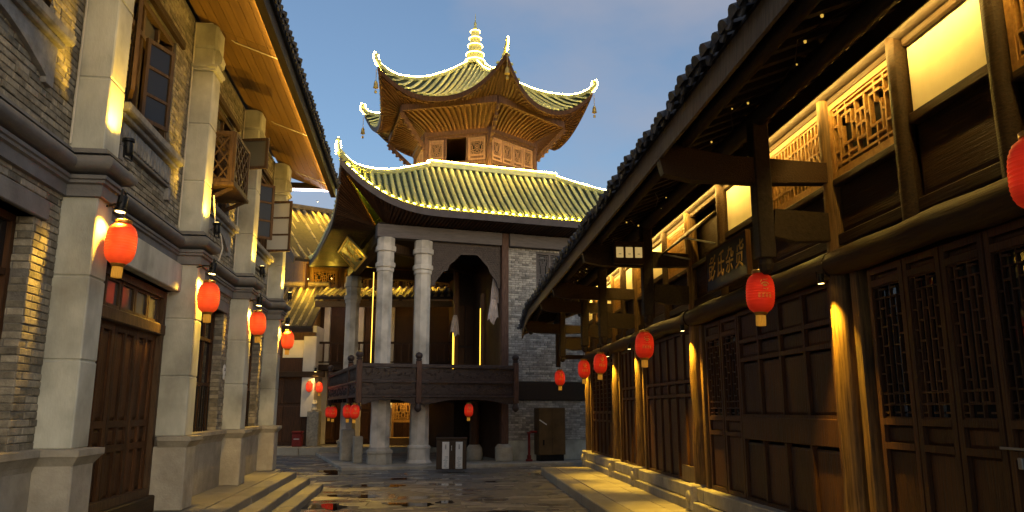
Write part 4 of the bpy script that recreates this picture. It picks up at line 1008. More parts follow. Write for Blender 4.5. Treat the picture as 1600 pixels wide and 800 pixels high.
uroof = part('upper_roof', um, 'tile_pan', pv, True)
for h in HX:
    nrow = 21
    for i in range(nrow):
        f_ = -1 + (i + .5) * 2 / nrow; L_k = max(2, int(9 * (1 - abs(f_)) + 2))
        m = MB(); tile_row(m, [h.col(f_, k / L_k) for k in range(L_k + 1)], .078, h.u); part('tile_row', m, 'tile_green', uroof, True)
    nt_ = 28; f1 = []; f2 = []; f3 = []; inn = []
    for i in range(nt_ + 1):
        f_ = -1 + 2 * i / nt_; e = h.col(f_, 0); f1.append(e + Vector((0, 0, -.02))); f2.append(e + Vector((0, 0, -.2)) - h.n * .03); f3.append(e + Vector((0, 0, -.2)) - h.n * .12)
        inn.append(h.p(max(-1, min(1, f_)) * RIM * .5, RIM * .866, ZR + .2))
    part('fascia', MB().sheet([f1, f2, f3]), 'wood_vault', uroof, True)
    part('soffit', MB().sheet([f3, [a.lerp(b, .5) for a, b in zip(f3, inn)], inn]), 'wood_dark', uroof, True)
    for i in range(nt_ + 1): part('rafter', MB().beam(f3[i] - Vector((0, 0, .02)), inn[i] - Vector((0, 0, .02)), .06, .06), 'wood_vault', uroof)
for k in range(6):
    a = rad(-150 + 60 * k) + ROT; d = Vector((math.cos(a), math.sin(a), 0))
    pts = [Vector((CX, CY, interp(UH, f_) + .06)) + d * RR * f_ for f_ in [1 - .94 * j / 24 for j in range(25)]]
    part('hip_ridge', MB().tube(pts, .09, 8), 'tile_green', uroof, True)
    tip = pts[0]; o1 = tip + d * .1 + Vector((0, 0, .14))
    part('corner_ornament', MB().tube([tip - d * .1, o1, tip + d * .14 + Vector((0, 0, .3)), tip + d * .06 + Vector((0, 0, .36))], [.1, .09, .055, .02], 8).lathe([(.02, 0), (.07, .05), (.07, .09), (.02, .13)], tuple(tip + d * .05 + Vector((0, 0, .26))), 8), 'tile_green', uroof, True)
    led = [tip - d * .62 + Vector((0, 0, -.46)), tip - d * .22 + Vector((0, 0, -.26)), tip + d * .08 + Vector((0, 0, -.06)), tip + d * .22 + Vector((0, 0, .2)), tip + d * .16 + Vector((0, 0, .4)), tip - d * .02 + Vector((0, 0, .36)), tip - d * .08 + Vector((0, 0, .14))] + [p + Vector((0, 0, .11)) for p in pts[1:]]
    part('ridge_light', MB().tube(led, .014, 6), 'led_roof', uroof)
fin = []
for z, r in ((16.1, .5), (16.3, .4), (16.5, .34), (16.62, .37), (16.7, .3), (16.95, .27), (17.02, .3), (17.1, .24), (17.3, .21), (17.36, .235), (17.44, .19), (17.62, .17), (17.7, .19), (17.8, .12), (17.95, .05), (18.1, .06), (18.2, .02), (18.55, .008)): fin.append((r, z))
fo = part('finial', MB().lathe(fin, (CX, CY, 0), 20), 'tile_green', uroof, True)
for z, r in ((16.34, .42), (16.64, .385), (17.04, .315), (17.38, .25), (17.71, .205)):
    part('finial_light', MB().tube([(CX + r * math.cos(t), CY + r * math.sin(t), z) for t in [2 * math.pi * j / 20 for j in range(21)]], .016, 6, False), 'led_finial', uroof)
# wind bells under the corners of the upper roof
BN = ('front left corner of the upper roof', 'corner of the upper roof facing the street', 'right corner of the upper roof', None, None, 'rear left corner of the upper roof')
for k in (0, 1, 2, 5):
    a = rad(-150 + 60 * k) + ROT; d = Vector((math.cos(a), math.sin(a), 0)); tip = Vector((CX, CY, 14.3)) + d * (RR + .04)
    t = thing('wind_bell', 'small brass wind bell hanging under the ' + BN[k], 'bell', PF, tuple(tip - Vector((0, 0, .75))), 'wind bells of the tower')
    o = part('bell_body', MB().lathe([(.1, 0), (.085, .06), (.07, .2), (.03, .27), (.012, .3), (.012, .75)], (0, 0, 0), 12), 'bell', t, True); o.location = (0, 0, 0)
    o = part('clapper', MB().lathe([(.01, .05), (.01, -.1), (.05, -.12), (.05, -.2), (.01, -.22)], (0, 0, 0), 8), 'bell', t); o.location = (0, 0, 0)
# tilted name board under the left eave
p0, p1 = Vector((-.3, 2.3, 7.2)), Vector((-1.05, 2.3, 8.0)); ud = Vector((0, 1, 0)); vd = (p1 - p0).normalized(); nd = vd.cross(ud) * 1; nd = -nd if nd.x > 0 else nd
t = thing('name_board', 'tilted dark green name board with gold characters under the left eave of the pavilion', 'sign', PF, (-.3, 3.6, 7.2))
def nb(a, b, d): return tuple(p0 + ud * a + vd * b + nd * d)
part('board', MB().prism([(0, 0), (2.9, 0), (2.9, 1.05), (0, 1.05)], nb, -.05, 0), 'plaque_green', t)
fr = MB()
for (a, b, c, d) in ((0, 2.9, 0, .07), (0, 2.9, .98, 1.05), (0, .07, .07, .98), (2.83, 2.9, .07, .98)): fr.prism([(a, c), (b, c), (b, d), (a, d)], nb, .002, .035)
part('border', fr, 'gold_paint', t)
r_ = random.Random(5)
for c in range(3):
    m = MB(); cx_ = .55 + c * .9
    for q in range(9):
        a = cx_ + r_.uniform(-.3, .15); b = .2 + .62 * q / 8; e = a + r_.uniform(.12, .38); g_ = b + r_.uniform(-.1, .12)
        w = r_.uniform(.02, .04); m.prism([(a, b - w), (e, g_ - w), (e, g_ + w), (a, b + w)], nb, .004, .016)
    m.prism([(cx_ - .03, .16), (cx_ + .03, .16), (cx_ + .05, .9), (cx_ - .02, .9)], nb, .005, .018)
    part('character', m, 'gold_paint', t)
spotlight(PF, (-.55, 1.9, 7.05), (-.75, 3.4, 7.7), 34, 'added tiny lamp under the left eave shining on the tilted name board', 'added lamps of the pavilion', 80, (1, .72, .1), .7)  # lamp added to throw yellow light on the name board
# white cloths hung on the stage side
def cloth(x0, x1, z0, z1, y, seed, label):
    r_ = random.Random(seed); g = []
    for i in range(9):
        k = i / 8; row = []
        for j in range(13):
            s_ = j / 12; w = (x1 - x0) * (.35 + .65 * k ** .6) ; xc = x1 - (x1 - x0) * .3
            row.append((xc - w * .6 + w * s_, y + .05 * math.sin(s_ * 16 + seed) * (.3 + k) + r_.uniform(-.01, .01), z1 + (z0 - z1) * k + .05 * math.sin(s_ * 5 + seed) * k + (.1 * math.sin(s_ * 9) * (k > .95))))
        g.append(row)
    solo('hanging_cloth', MB().sheet(g, .012), 'cloth', PF, (x1, y, z1), label, 'cloth', smooth=True)
cloth(3.78, 4.06, 5.45, 6.5, .3, 1, 'pale cloth tied in a point high beside the stage post')
cloth(3.62, 4.04, 4.85, 5.6, .22, 3, 'lower crumpled pale cloth hanging beside the stage post')
cloth(3.02, 3.4, 4.6, 5.35, 3.1, 6, 'short pale curtain hanging by the lit strip inside the stage')
# lanterns of the pavilion
for (p, lb_) in (((2.7, -.9, 1.78), 'single dim red lantern hanging below the middle of the stage balustrade'), ((-.95, -.9, 1.74), 'larger red lantern nearest the balustrade corner, below the side rail'),
                 ((-1.0, .45, 1.74), 'red lantern second from the balustrade corner below the side rail'), ((-1.0, 4.6, 1.7), 'smaller red lantern near the far end of the side rail'), ((-1.0, 6.0, 1.7), 'red lantern at the far left end under the side rail')):
    lantern(PF, p, 'lantern_dim', lb_, 'lanterns of the pavilion', emblem=.1, s=.95)
# stone blocks standing by the column feet
for (x0, x1, y0, y1, z1, lb_) in ((-1.0, -.55, 1.7, 2.1, 1.15, 'square grey stone block beside the corner column'), (-.75, -.45, .5, .75, .95, 'narrow grey stone post next to the corner column foot')):
    solo('stone_block', MB().cbox(x0, x1, y0, y1, .1, z1, .03), 'stone', PF, ((x0 + x1) / 2, (y0 + y1) / 2, .1), lb_, 'stone block')
# ================================================================== dark timber shop row on the right
rb = thing('timber_shop_row', 'long dark timber shop row with lattice doors and deep tiled eave on the right', 'building', RF, (5.5, 13, 0))
CYS = [2.9, 7.75, 12.72, 16.7, 19.1, 23.1]
RY0, RY1 = 2.4, 23.3
NX, UY = (-1, 0, 0), (0, -1, 0)                           # outward, and left-to-right as seen from the street
def rrange(a, b, s):
    while a < b: yield a; a += s
# stone sills and pedestals
stone_row(rb, 'sill_stone', 3.86, 4.35, RY0, RY1, .19, .35, 1.6, 21, 'stone'); stone_row(rb, 'sill_stone', 3.93, 4.35, RY0, RY1, .36, .57, 2.2, 22, 'stone')
for y in CYS:
    p_ = part('pedestal', MB().cbox(3.86, 4.3, y - .17, y + .17, .19, .6, .03).lathe([(.11, -.02), (.1, .03), (.05, .05)], (0, 0, 0), 12) if False else MB().cbox(3.84, 4.3, y - .16, y + .16, .19, .62, .03), 'stone', rb)
    dsc = MB(); dsc.lathe([(.1, 0), (.09, .03), (.05, .045), (.02, .06)], (0, 0, 0), 12)
    part('boss', MB().add([(3.845 - v[2], y + v[0], .42 + v[1]) for v in dsc.v], dsc.f), 'stone', rb, True)
    r_ = random.Random(int(y * 10)); pts = []; n = 9; lean = r_.uniform(-.05, .05)
    for k in range(n): t = k / (n - 1); pts.append((4.08 + r_.uniform(-.012, .012), y + lean * (1 - t) + r_.uniform(-.014, .014), .62 + t * 4.6))
    part('column', MB().tube(pts, [.138 - .03 * k / (n - 1) + r_.uniform(-.006, .006) for k in range(n)], 12, wob=.03), 'log', rb, True)
    if y > 3: part('jamb', MB().cbox(4.06, 4.2, y - .36, y - .22, .57, 3.2, .012), 'log', rb)
    part('jamb', MB().cbox(4.06, 4.2, y + .17, y + .29, .57, 3.16, .012), 'wood_dark', rb)
# log lintel, uneven
for (a, b) in zip(CYS, CYS[1:]):
    r_ = random.Random(int(a * 7)); pts = [(4.03 + r_.uniform(-.01, .01), a + .0 + (b - a) * k / 8, 3.32 + r_.uniform(-.015, .015)) for k in range(9)]
    part('log_lintel', MB().tube(pts, [.145 + r_.uniform(-.012, .012) for _ in range(9)], 12, wob=.02), 'log_h', rb, True)
part('wall_back', MB().box(4.3, 4.4, RY0, RY1, .2, 5.2).box(4.4, 8, RY0 - .1, RY0, 0, 6).box(4.3, 8, RY1, RY1 + .1, 0, 6).box(8, 8.1, RY0, RY1, 0, 6), 'wood_black', rb)
def leaf(y1, y0, z0, z1, lat, style='step', seed=1, glass=True):
    """a door leaf between y0<y1: lattice above, panels below"""
    w = y1 - y0; x = 4.13; f = MB(); rect_frame(f, (x, y1, z0), UY, w, z1 - z0, .06, .07, NX)
    for q in (lat[0] - .03, lat[0] - .25, lat[1] + .03): f.beam((x, y0 + .06, q), (x, y1 - .06, q), .075, .06)
    d = part('lattice_door', f, 'wood_dark', rb)
    m = MB(); lattice(m, (x - .005, y1 - .06, lat[0]), UY, w - .12, lat[1] - lat[0], style, .016, .03, NX, seed); part('lattice', m, 'wood_dark', d, kind='stuff')
    part('pane', MB().box(x + .03, x + .04, y0 + .05, y1 - .05, lat[0], lat[1]), 'glass_dark', d)
    for a, b in ((z0 + .06, lat[0] - .28), (lat[0] - .22, lat[0] - .06), (lat[1] + .06, z1 - .06)):
        if b - a > .05: m = MB(); flat_panel(m, (x + .01, y1 - .064, a), UY, NX, w - .128, b - a, .02, .012, .025); part('panel', m, 'wood_dark', d)
    return d
def boards(y1, y0, n, rows, mid=None):
    w = (y1 - y0) / n; x = 4.13; f = MB()
    for k in range(n + 1): f.beam((x, y1 - w * k, .57), (x, y1 - w * k, 3.16), .06, .07, NX)
    for q in [r[0] - .03 for r in rows] + [rows[-1][1] + .03]: f.beam((x, y0, q), (x, y1, q), .066, .055)
    if mid: f.cbox(x - .045, x + .03, y0, y1, mid[0], mid[1], .01)
    d = part('panel_wall', f, 'wood_dark', rb)
    for k in range(n):
        for a, b in rows: m = MB(); flat_panel(m, (x + .012, y1 - w * k - .034, a + .002), UY, NX, w - .068, b - a - .004, .02, .012, .03); part('panel', m, 'wood_dark', d)
for i, (b, a) in enumerate(zip([7.25, 6.64, 6.09, 5.54, 4.99, 4.44, 3.89], [6.66, 6.11, 5.56, 5.01, 4.46, 3.91, 3.36])): leaf(b, a, .58, 3.16, (1.72, 2.98), seed=i)
part('latch', MB().beam((4.075, 5.6, 1.52), (4.075, 5.2, 1.52), .014, .018).cbox(4.05, 4.08, 5.36, 5.41, 1.38, 1.46, .006), 'metal_grey', rb)
boards(10.82, 8.06, 4, [(.62, 1.36), (1.74, 2.44), (2.52, 2.7), (2.78, 3.12)], (1.4, 1.7))
leaf(12.3, 11.6, .58, 3.16, (1.7, 2.9)); leaf(11.57, 10.87, .58, 3.16, (1.7, 2.9))
boards(16.25, 13.03, 6, [(.62, 2.0), (2.08, 2.24), (2.32, 3.12)]); boards(18.65, 17.02, 4, [(.62, 2.0), (2.08, 2.24), (2.32, 3.12)])
for k in range(6): leaf(22.65 - k * .54, 22.13 - k * .54, .58, 3.16, (1.75, 2.95), 'grid')
part('notice_board', MB().box(4.05, 4.09, 13.05, 13.75, .6, .85), 'wood_grey', rb)
# upper storey: posts, rails, wainscot, lattices and cream panels
UP = [2.9, 3.8, 5.05, 6.32, 7.75, 9.6, 11.05, 12.72, 14.2, 15.5, 16.7, 17.95, 19.1, 20.25, 21.7, 23.1]
KI = ['cream', 'maze', 'cream', 'maze', 'diamond', 'cream', 'open', 'diamond', 'cream', 'diamond', 'cream', 'diamond', 'cream', 'diamond', 'cream']
for y in UP:
    if y not in CYS: part('upper_post', MB().tube([(4.06, y, 3.45), (4.05, y + .01, 4.3), (4.06, y, 5.2)], [.1, .09, .1], 10, wob=.04), 'log_h', rb, True)
for (a, b), k in zip(zip(UP, UP[1:]), KI):
    a += .1; b -= .1; w = b - a; x = 4.08; f = MB()
    f.cbox(x - .04, x + .06, a, b, 3.5, 3.62, .012).cbox(x - .05, x + .05, a, b, 4.14 if k != 'cream' else 4.3, 4.22 if k != 'cream' else 4.4, .012).cbox(x - .04, x + .06, a, b, 5.05, 5.14, .012)
    fr = part('upper_frame', f, 'log_h', rb, kind='stuff')
    m = MB(); flat_panel(m, (x + .03, b, 3.63), UY, NX, w, (4.13 if k != 'cream' else 4.29) - 3.63, .02, .015, .05); part('panel', m, 'wood_dark_h', fr)
    if k == 'cream': part('cream_panel', MB().box(x + .01, x + .03, a, b, 4.4, 5.05), 'cream', rb)
    elif k in ('maze', 'diamond'):
        f = MB(); rect_frame(f, (x, b, 4.22), UY, w, .83, .06, .07, NX); wn = part('lattice_window', f, 'wood_lattice', rb)
        m = MB(); lattice(m, (x, b - .06, 4.28), UY, w - .12, .71, k, .026, .045, NX); part('lattice', m, 'wood_lattice', wn, kind='stuff')
        part('pane', MB().box(x + .09, x + .1, a, b, 4.22, 5.05), 'void', wn)
    else:
        part('awning', MB().add([(3.98, a, 4.78), (3.98, b, 4.78), (3.5, b, 4.36), (3.5, a, 4.36), (3.98, a, 4.81), (3.98, b, 4.81), (3.5, b, 4.39), (3.5, a, 4.39)], [(0, 1, 2, 3), (7, 6, 5, 4), (0, 4, 5, 1), (1, 5, 6, 2), (2, 6, 7, 3), (3, 7, 4, 0)]), 'log_h', rb)
        part('awning_brace', MB().tube([(3.98, a + .1, 4.3), (3.52, a + .1, 4.38)], .015, 6).tube([(3.98, b - .1, 4.3), (3.52, b - .1, 4.38)], .015, 6), 'metal_grey', rb)
lsr = part('light_strip', MB().tube([(3.86, RY0 + .1, 5.14), (3.86, RY1 - .3, 5.14)], .013, 6), 'led_panel', rb)
part('valance', MB().box(3.805, 3.82, RY0 + .1, RY1 - .3, 5.06, 5.26), 'wood_dark_h', rb)
# roof: purlins, rafters, boards, tiles, brackets
ER0, ER1 = 2.2, 24.3
def rz_(x): return 4.69 + .40 * (x - 2.2)
def droop(y): return -.42 * max(0, (y - 21.5) / 2.8) ** 2
for x, r in ((2.45, .07), (3.28, .1), (4.06, .11)): part('purlin', MB().tube([(x, yy, rz_(x) - .1 - r + droop(yy)) for yy in (ER0, 8, 14, 20, 22, 23.2, ER1)], r, 10), 'wood_black', rb, True)
for yy in rrange(ER0 + .1, ER1, .3):
    d = droop(yy); part('rafter', MB().beam((2.2, yy, rz_(2.2) - .05 + d), (5.9, yy, rz_(5.9) - .05 + d), .09, .1), 'wood_black', rb)
ysr = [ER0, 8, 14, 20, 21.5, 22.4, 23.2, 23.8, ER1]
part('roof_deck', MB().sheet([[(2.16, yy, rz_(2.16) + .03 + droop(yy)) for yy in ysr], [(6, yy, rz_(6) + .03 + droop(yy)) for yy in ysr]], .025).sheet([[(6, yy, rz_(6) + .03) for yy in (ER0, ER1)], [(9, yy, rz_(3)) for yy in (ER0, ER1)]]), 'wood_black', rb)
part('fascia', MB().sheet([[(2.17, yy, rz_(2.17) + .05 + droop(yy)) for yy in ysr], [(2.15, yy, rz_(2.15) - .25 + droop(yy)) for yy in ysr], [(2.2, yy, rz_(2.2) - .25 + droop(yy)) for yy in ysr]]), 'wood_grey', rb)
tr_ = MB(); tile_row(tr_, [(2.06 + .4 * k, 0, rz_(2.06 + .4 * k) + .06) for k in range(10)], .085, (0, -1, 0)); tme = tr_.mesh('tile_row', 'tile_grey', True)
for yy in rrange(ER0 + .1, ER1, .205): inst('tile_row', tme, rb, (random.uniform(-.035, .03), yy + random.uniform(-.012, .012), droop(yy) + random.uniform(-.008, .012)), rot=(0, 0, random.uniform(-.02, .02)))
pn = MB()
for yy in rrange(ER0 + .2, ER1, .205):
    o_ = random.uniform(-.03, .03); pn.prism([(-.09, .03), (.09, .03), (.06, -.05), (0, -.085), (-.06, -.05)], lambda p, q, d, yy=yy, o_=o_: (2.08 + d + o_, yy + p, rz_(2.1) + .075 + q + droop(yy)), 0, .02)
part('drip_tile', pn, 'tile_grey', rb, kind='stuff')
part('barge_board', MB().sheet([[(x, ER1 + .02, rz_(x) + .05 + droop(ER1)) for x in (2.15, 3, 4, 5, 6)], [(x, ER1 + .02, rz_(x) - .16 + droop(ER1)) for x in (2.15, 3, 4, 5, 6)]]), 'wood_grey', rb)
for i, y in enumerate(CYS):
    d = droop(y)
    part('bracket_beam', MB().prism([(4.0, 4.2), (4.0, 4.42), (2.9, 4.48), (2.35, 4.58), (2.15, 4.46), (2.2, 4.26), (2.5, 4.2), (3.2, 4.18)], lambda p, q, e, d=d: (p, e, q + d), y - .07, y + .07), 'wood_dark_h' if i < 2 else 'wood_beam', rb)
    part('tie_beam', MB().prism([(3.98, 3.56), (3.98, 3.86), (3.4, 3.9), (3.36, 3.6), (3.6, 3.55)], lambda p, q, e: (p, e, q), y - .06, y + .06), 'wood_beam', rb)
    part('hanging_post', MB().cbox(3.19, 3.37, y - .09, y + .09, 3.36, 4.92 + d, .015).lathe([(.03, 3.2), (.07, 3.24), (.085, 3.3), (.07, 3.36)], (3.28, y, 0), 10), 'wood_black', rb)
# end bay beyond the last column: low open beam frame
part('end_frame', MB().cbox(3.2, 4.1, 23.95, 24.07, 3.9, 4.05, .01).cbox(3.2, 3.34, 23.93, 24.09, 3.1, 4.3, .01).cbox(3.3, 4.1, 23.95, 24.07, 3.35, 3.48, .01), 'wood_dark_h', rb)
# shop sign with gold characters
sg = thing('shop_sign', 'black shop sign with four gold characters under the eave', 'sign', RF, (3.9, 10.55, 3.58))
sy1, sy0 = 11.35, 9.72
part('board', MB().cbox(3.86, 3.91, sy0, sy1, 3.56, 4.14, .008), 'sign_black', sg)
f = MB(); rect_frame(f, (3.885, sy1 + .02, 3.54), UY, sy1 - sy0 + .04, .62, .03, .07, NX); part('border', f, 'wood_dark', sg)
for k, ch in enumerate('彭氏杂货'):
    me = text_mesh(ch, 'character', 'gold_paint', .36)
    o = bpy.data.objects.new('character', me); COL.objects.link(o); o.parent = sg
    yy = sy1 - .26 - k * .375
    M = Matrix(((0, 0, -1, 3.852), (-1, -.12, 0, yy), (0, 1.18, 0, 3.85), (0, 0, 0, 1)))
    o.matrix_local = Matrix.Translation(-OFF[sg.name]) @ M
# small hanging box sign with three lit panes, facing the street entrance
bs = thing('box_sign', 'small hanging wooden box sign with three lit panes between post and eave', 'sign', RF, (2.95, 12.5, 4.22))
part('box', MB().cbox(2.66, 3.18, 12.46, 12.56, 4.2, 4.58, .01), 'wood_dark_h', bs)
for k in range(3):
    pn_ = part('lit_pane', MB().cbox(2.7 + k * .16, 2.82 + k * .16, 12.445, 12.459, 4.3, 4.48, .004), 'sign_lit', bs)
    part('mark', MB().box(2.74 + k * .16, 2.78 + k * .16, 12.438, 12.443, 4.355, 4.365), 'ink', bs)
# made-up string of dim glowing beads, standing for light leaking between the tiles
st_ = thing('eave_glints', 'made-up string of tiny glowing beads standing for yellow glints of light under the right-hand eave', 'light glints', RF, (2.95, 10, 4.7))
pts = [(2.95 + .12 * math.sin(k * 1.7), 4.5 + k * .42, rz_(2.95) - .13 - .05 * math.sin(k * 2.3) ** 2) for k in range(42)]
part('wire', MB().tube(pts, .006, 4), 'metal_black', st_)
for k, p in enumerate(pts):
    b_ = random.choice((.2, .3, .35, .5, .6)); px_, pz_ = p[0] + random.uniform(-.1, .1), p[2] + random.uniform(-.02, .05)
    if random.random() < .75: part('glow_spot', MB().lathe([(.004 * b_, -.03 * b_), (.02 * b_, -.02 * b_), (.024 * b_, .005), (.006 * b_, .02 * b_)], (px_, p[1] + random.uniform(-.15, .15), pz_), 6), 'glint', st_)
# column lamps and lanterns
CN = ('timber column beside the lattice shop doors', 'timber column beyond the shop sign', 'third timber column from the street entrance', 'fourth timber column', 'last timber column at the far corner')
for i, y in enumerate(CYS[1:]):
    spotlight(RF, (3.83, y - .06, 3.2), (3.93, y - .02, 1.9), (330, 420, 440, 440, 440)[i], 'small black downlight above the ' + CN[i], 'downlights on the timber columns', 66, (1, .58, .05), .6, .8)
RL = [(3.3, 3.95, 3.12), (3.26, 7.9, 3.02), (3.24, 12.9, 2.87), (3.24, 16.9, 2.8), (3.22, 18.95, 2.78), (3.22, 23.3, 2.74)]
LN = ['red lantern cut by the right edge of the picture', 'large red lantern with gold emblem in front of the shop sign', 'red lantern with gold emblem beside the plank doors', 'middle red lantern of the timber row with short tassel',
      'red lantern fourth along the timber row, against the lattice bay', 'farthest red lantern of the timber row in front of the grey brick wall']
for p, l in zip(RL, LN): lantern(RF, p, 'lantern_dim', l, 'lanterns on the timber shop row', emblem=.25)
# ================================================================== houses closing the street at the back
FY = 34.0
def tiled_slope(parent, x0, x1, ye, ze, yt, zt, sp, m, r=.07, n=7, cap=True, name='tile_row', skew=0):
    tr_ = MB(); tile_row(tr_, [(skew * k / n, ye + (yt - ye) * k / n, ze + (zt - ze) * (k / n) ** 1.1) for k in range(n + 1)], r, (1, 0, 0)); me = tr_.mesh(name, m, True)
    x = x0 + sp / 2
    while x < x1: inst(name, me, parent, (x, random.uniform(-.04, .04), random.uniform(-.015, .02))); x += sp
    part('roof_deck', MB().add([(x0, ye, ze), (x1, ye, ze), (x1, yt, zt), (x0, yt, zt), (x0, ye, ze - .12), (x1, ye, ze - .12), (x1, yt, zt - .12), (x0, yt, zt - .12)], [(0, 1, 2, 3), (7, 6, 5, 4), (0, 4, 5, 1), (1, 5, 6, 2), (2, 6, 7, 3), (3, 7, 4, 0)]), 'tile_deck', parent)
# --- tall house behind, with gabled roof, pent roof and balcony
hb = thing('timber_house', 'timber house with balcony, white piers and long lit pent roof behind the pavilion', 'house', BF, (-3, 36, 0))
X0, X1 = -8.7, 6.0
part('wall', MB().box(X0, X1, FY + 1.2, FY + 1.4, .3, 6.6), 'wood_dark', hb); 
part('side_wall', MB().box(X0 - .1, X0, FY + 1.2, FY + 4, 0, 6.6), 'wood_dark', hb)
tiled_slope(hb, X0 + .1, X1, FY - .9, 6.62, FY + 1.0, 7.3, .3, 'tile_worn', .09, 5)
part('pent_beam', MB().box(X0 + .1, X1, FY - .75, FY - .55, 6.2, 6.45), 'wood_soffit', hb)
part('pent_light', MB().tube([(X0 + .2, FY - .52, 6.34), (X1, FY - .52, 6.34)], .016, 5), 'led_far', hb)
part('tube_light', MB().tube([(-8.3, FY - .35, 6.35), (-7.15, FY - .35, 6.35)], .05, 8), 'led_pink', hb)
for k, x in enumerate((-8.45, -6.9, -5.5, -4.1, -2.7, -1.3, .1, 1.5)):
    part('white_pier', MB().cbox(x - .13, x + .13, FY + 1.0, FY + 1.19, .3, 6.4, .01), 'white_plaster', hb)
    part('upper_door', MB().box(x + .2, x + 1.2, FY + 1.12, FY + 1.19, 3.9, 6.0), 'wood_dark', hb)
part('balcony_floor', MB().box(X0, X1, FY - .3, FY + 1.2, 3.5, 3.72), 'wood_dark_h', hb)
part('balcony_rail', MB().box(X0, X1, FY - .3, FY - .22, 4.62, 4.72).box(X0, X1, FY - .3, FY - .24, 3.8, 3.86), 'wood_dark_h', hb)
for k in range(46): part('baluster', MB().box(X0 + .12 + k * .31, X0 + .18 + k * .31, FY - .29, FY - .23, 3.86, 4.62), 'wood_dark', hb)
for k in range(9):                                       # ground floor: dark doors between lit bays
    x = X0 + .1 + k * 1.6
    d_ = part('door', MB().cbox(x, x + 1.3, FY + 1.1, FY + 1.18, .35, 3.3, .02), 'wood_dark', hb)
    for s_ in (0, .64): m = MB(); flat_panel(m, (x + .06 + s_, FY + 1.09, .5), (1, 0, 0), (0, -1, 0), .52, 1.2, .02); part('panel', m, 'wood_dark', d_); m = MB(); flat_panel(m, (x + .06 + s_, FY + 1.09, 1.8), (1, 0, 0), (0, -1, 0), .52, 1.3, .02); part('panel', m, 'wood_dark', d_)
# lit shop front below, seen between the stage columns
f = MB(); rect_frame(f, (-5.3, FY + .6, .5), (1, 0, 0), 3.6, 1.9, .08, .08); f.beam((-5.3, FY + .6, 1.3), (-1.7, FY + .6, 1.3), .09, .1); sf = part('shop_front', f, 'wood_lattice', hb)
for k in range(4): lt = MB(); lattice(lt, (-5.2 + k * .88, FY + .6, 1.38), (1, 0, 0), .8, .92, 'maze', .03, .03); part('lattice', lt, 'wood_lattice', sf, kind='stuff')
part('counter', MB().cbox(-5.3, -1.7, FY - .2, FY + .5, .3, .62, .02), 'wood_soffit', hb)
lamp('shop_lamp', 'AREA', BF, (-3.5, FY + .2, 2.9), 110, (1, .6, .14), hb, (-3.5, FY + .5, .5), size=3.4, size_y=.3)
# --- taller gabled house behind it, turned a little
GF = Frame(-5.14 + 34, tuple(BF.w((-9.37, 33.9, 0))))
hg = thing('gabled_house', 'tall timber house with lit gabled tile roof rising behind the pent roof', 'house', GF, (5, 4, 0))
part('front_wall', MB().box(.5, 14, 1.1, 1.3, 0, 9.2), 'wood_soffit', hg); part('gable_wall', MB().prism([(1.3, 0), (9.0, 0), (9.0, 9.0), (5.1, 11.7), (1.3, 9.2)], lambda p, q, d: (d, p, q), .5, .7), 'wood_soffit', hg)
tiled_slope(hg, -.4, 14, 0, 8.45, 5.1, 12.05, .36, 'tile_worn', .11)
part('rear_slope', MB().box(-.4, 14, 5.1, 5.2, 11.9, 12.0).add([(-.4, 5.1, 12.0), (14, 5.1, 12.0), (14, 10, 8.5), (-.4, 10, 8.5)], [(0, 1, 2, 3)]), 'tile_worn', hg)
part('ridge', MB().tube([(-.7, 5.1, 12.55), (-.3, 5.1, 12.3), (1, 5.1, 12.18), (14, 5.1, 12.15)], .15, 8), 'tile_worn', hg, True)
part('barge_board', MB().beam((-.45, -.1, 8.35), (-.45, 5.1, 12.0), .06, .32), 'wood_grey', hg)
for k in range(10): t = k / 9; part('gable_purlin', MB().beam((-.4, .3 + t * 4.5, 8.5 + 3.18 * t), (.5, .3 + t * 4.5, 8.5 + 3.18 * t), .12, .14), 'wood_soffit', hg)
for k in range(16): part('eave_rafter', MB().beam((.2 + k * .9, .02, 8.3), (.2 + k * .9, 1.1, 9.05), .09, .1), 'wood_soffit', hg)
for k in range(7): part('wall_post', MB().box(.48 + k * 1.6, .62 + k * 1.6, 1.02, 1.1, 6.5, 9.0), 'wood_dark', hg)
for k in range(24): part('gable_board', MB().box(.47, .5, 1.35 + k * .31, 1.63 + k * .31, 6.0, 8.9), 'wood_soffit', hg)
for k in range(6):
    x = .8 + k * 1.6; f = MB(); rect_frame(f, (x, 1.05, 7.45), (1, 0, 0), 1.2, .8, .06, .06); wn = part('lattice_window', f, 'wood_lattice', hg)
    lt = MB(); lattice(lt, (x + .06, 1.05, 7.51), (1, 0, 0), 1.08, .68, 'maze', .03, .03); part('lattice', lt, 'wood_lattice', wn, kind='stuff')
    part('pane', MB().box(x + .05, x + 1.15, 1.075, 1.085, 7.5, 8.2), 'void', wn)
def valley_light(parent, x0, x1, y, z): part('eave_light', MB().tube([(x0, y, z), (x1, y, z)], .022, 5), 'led_eave', parent)

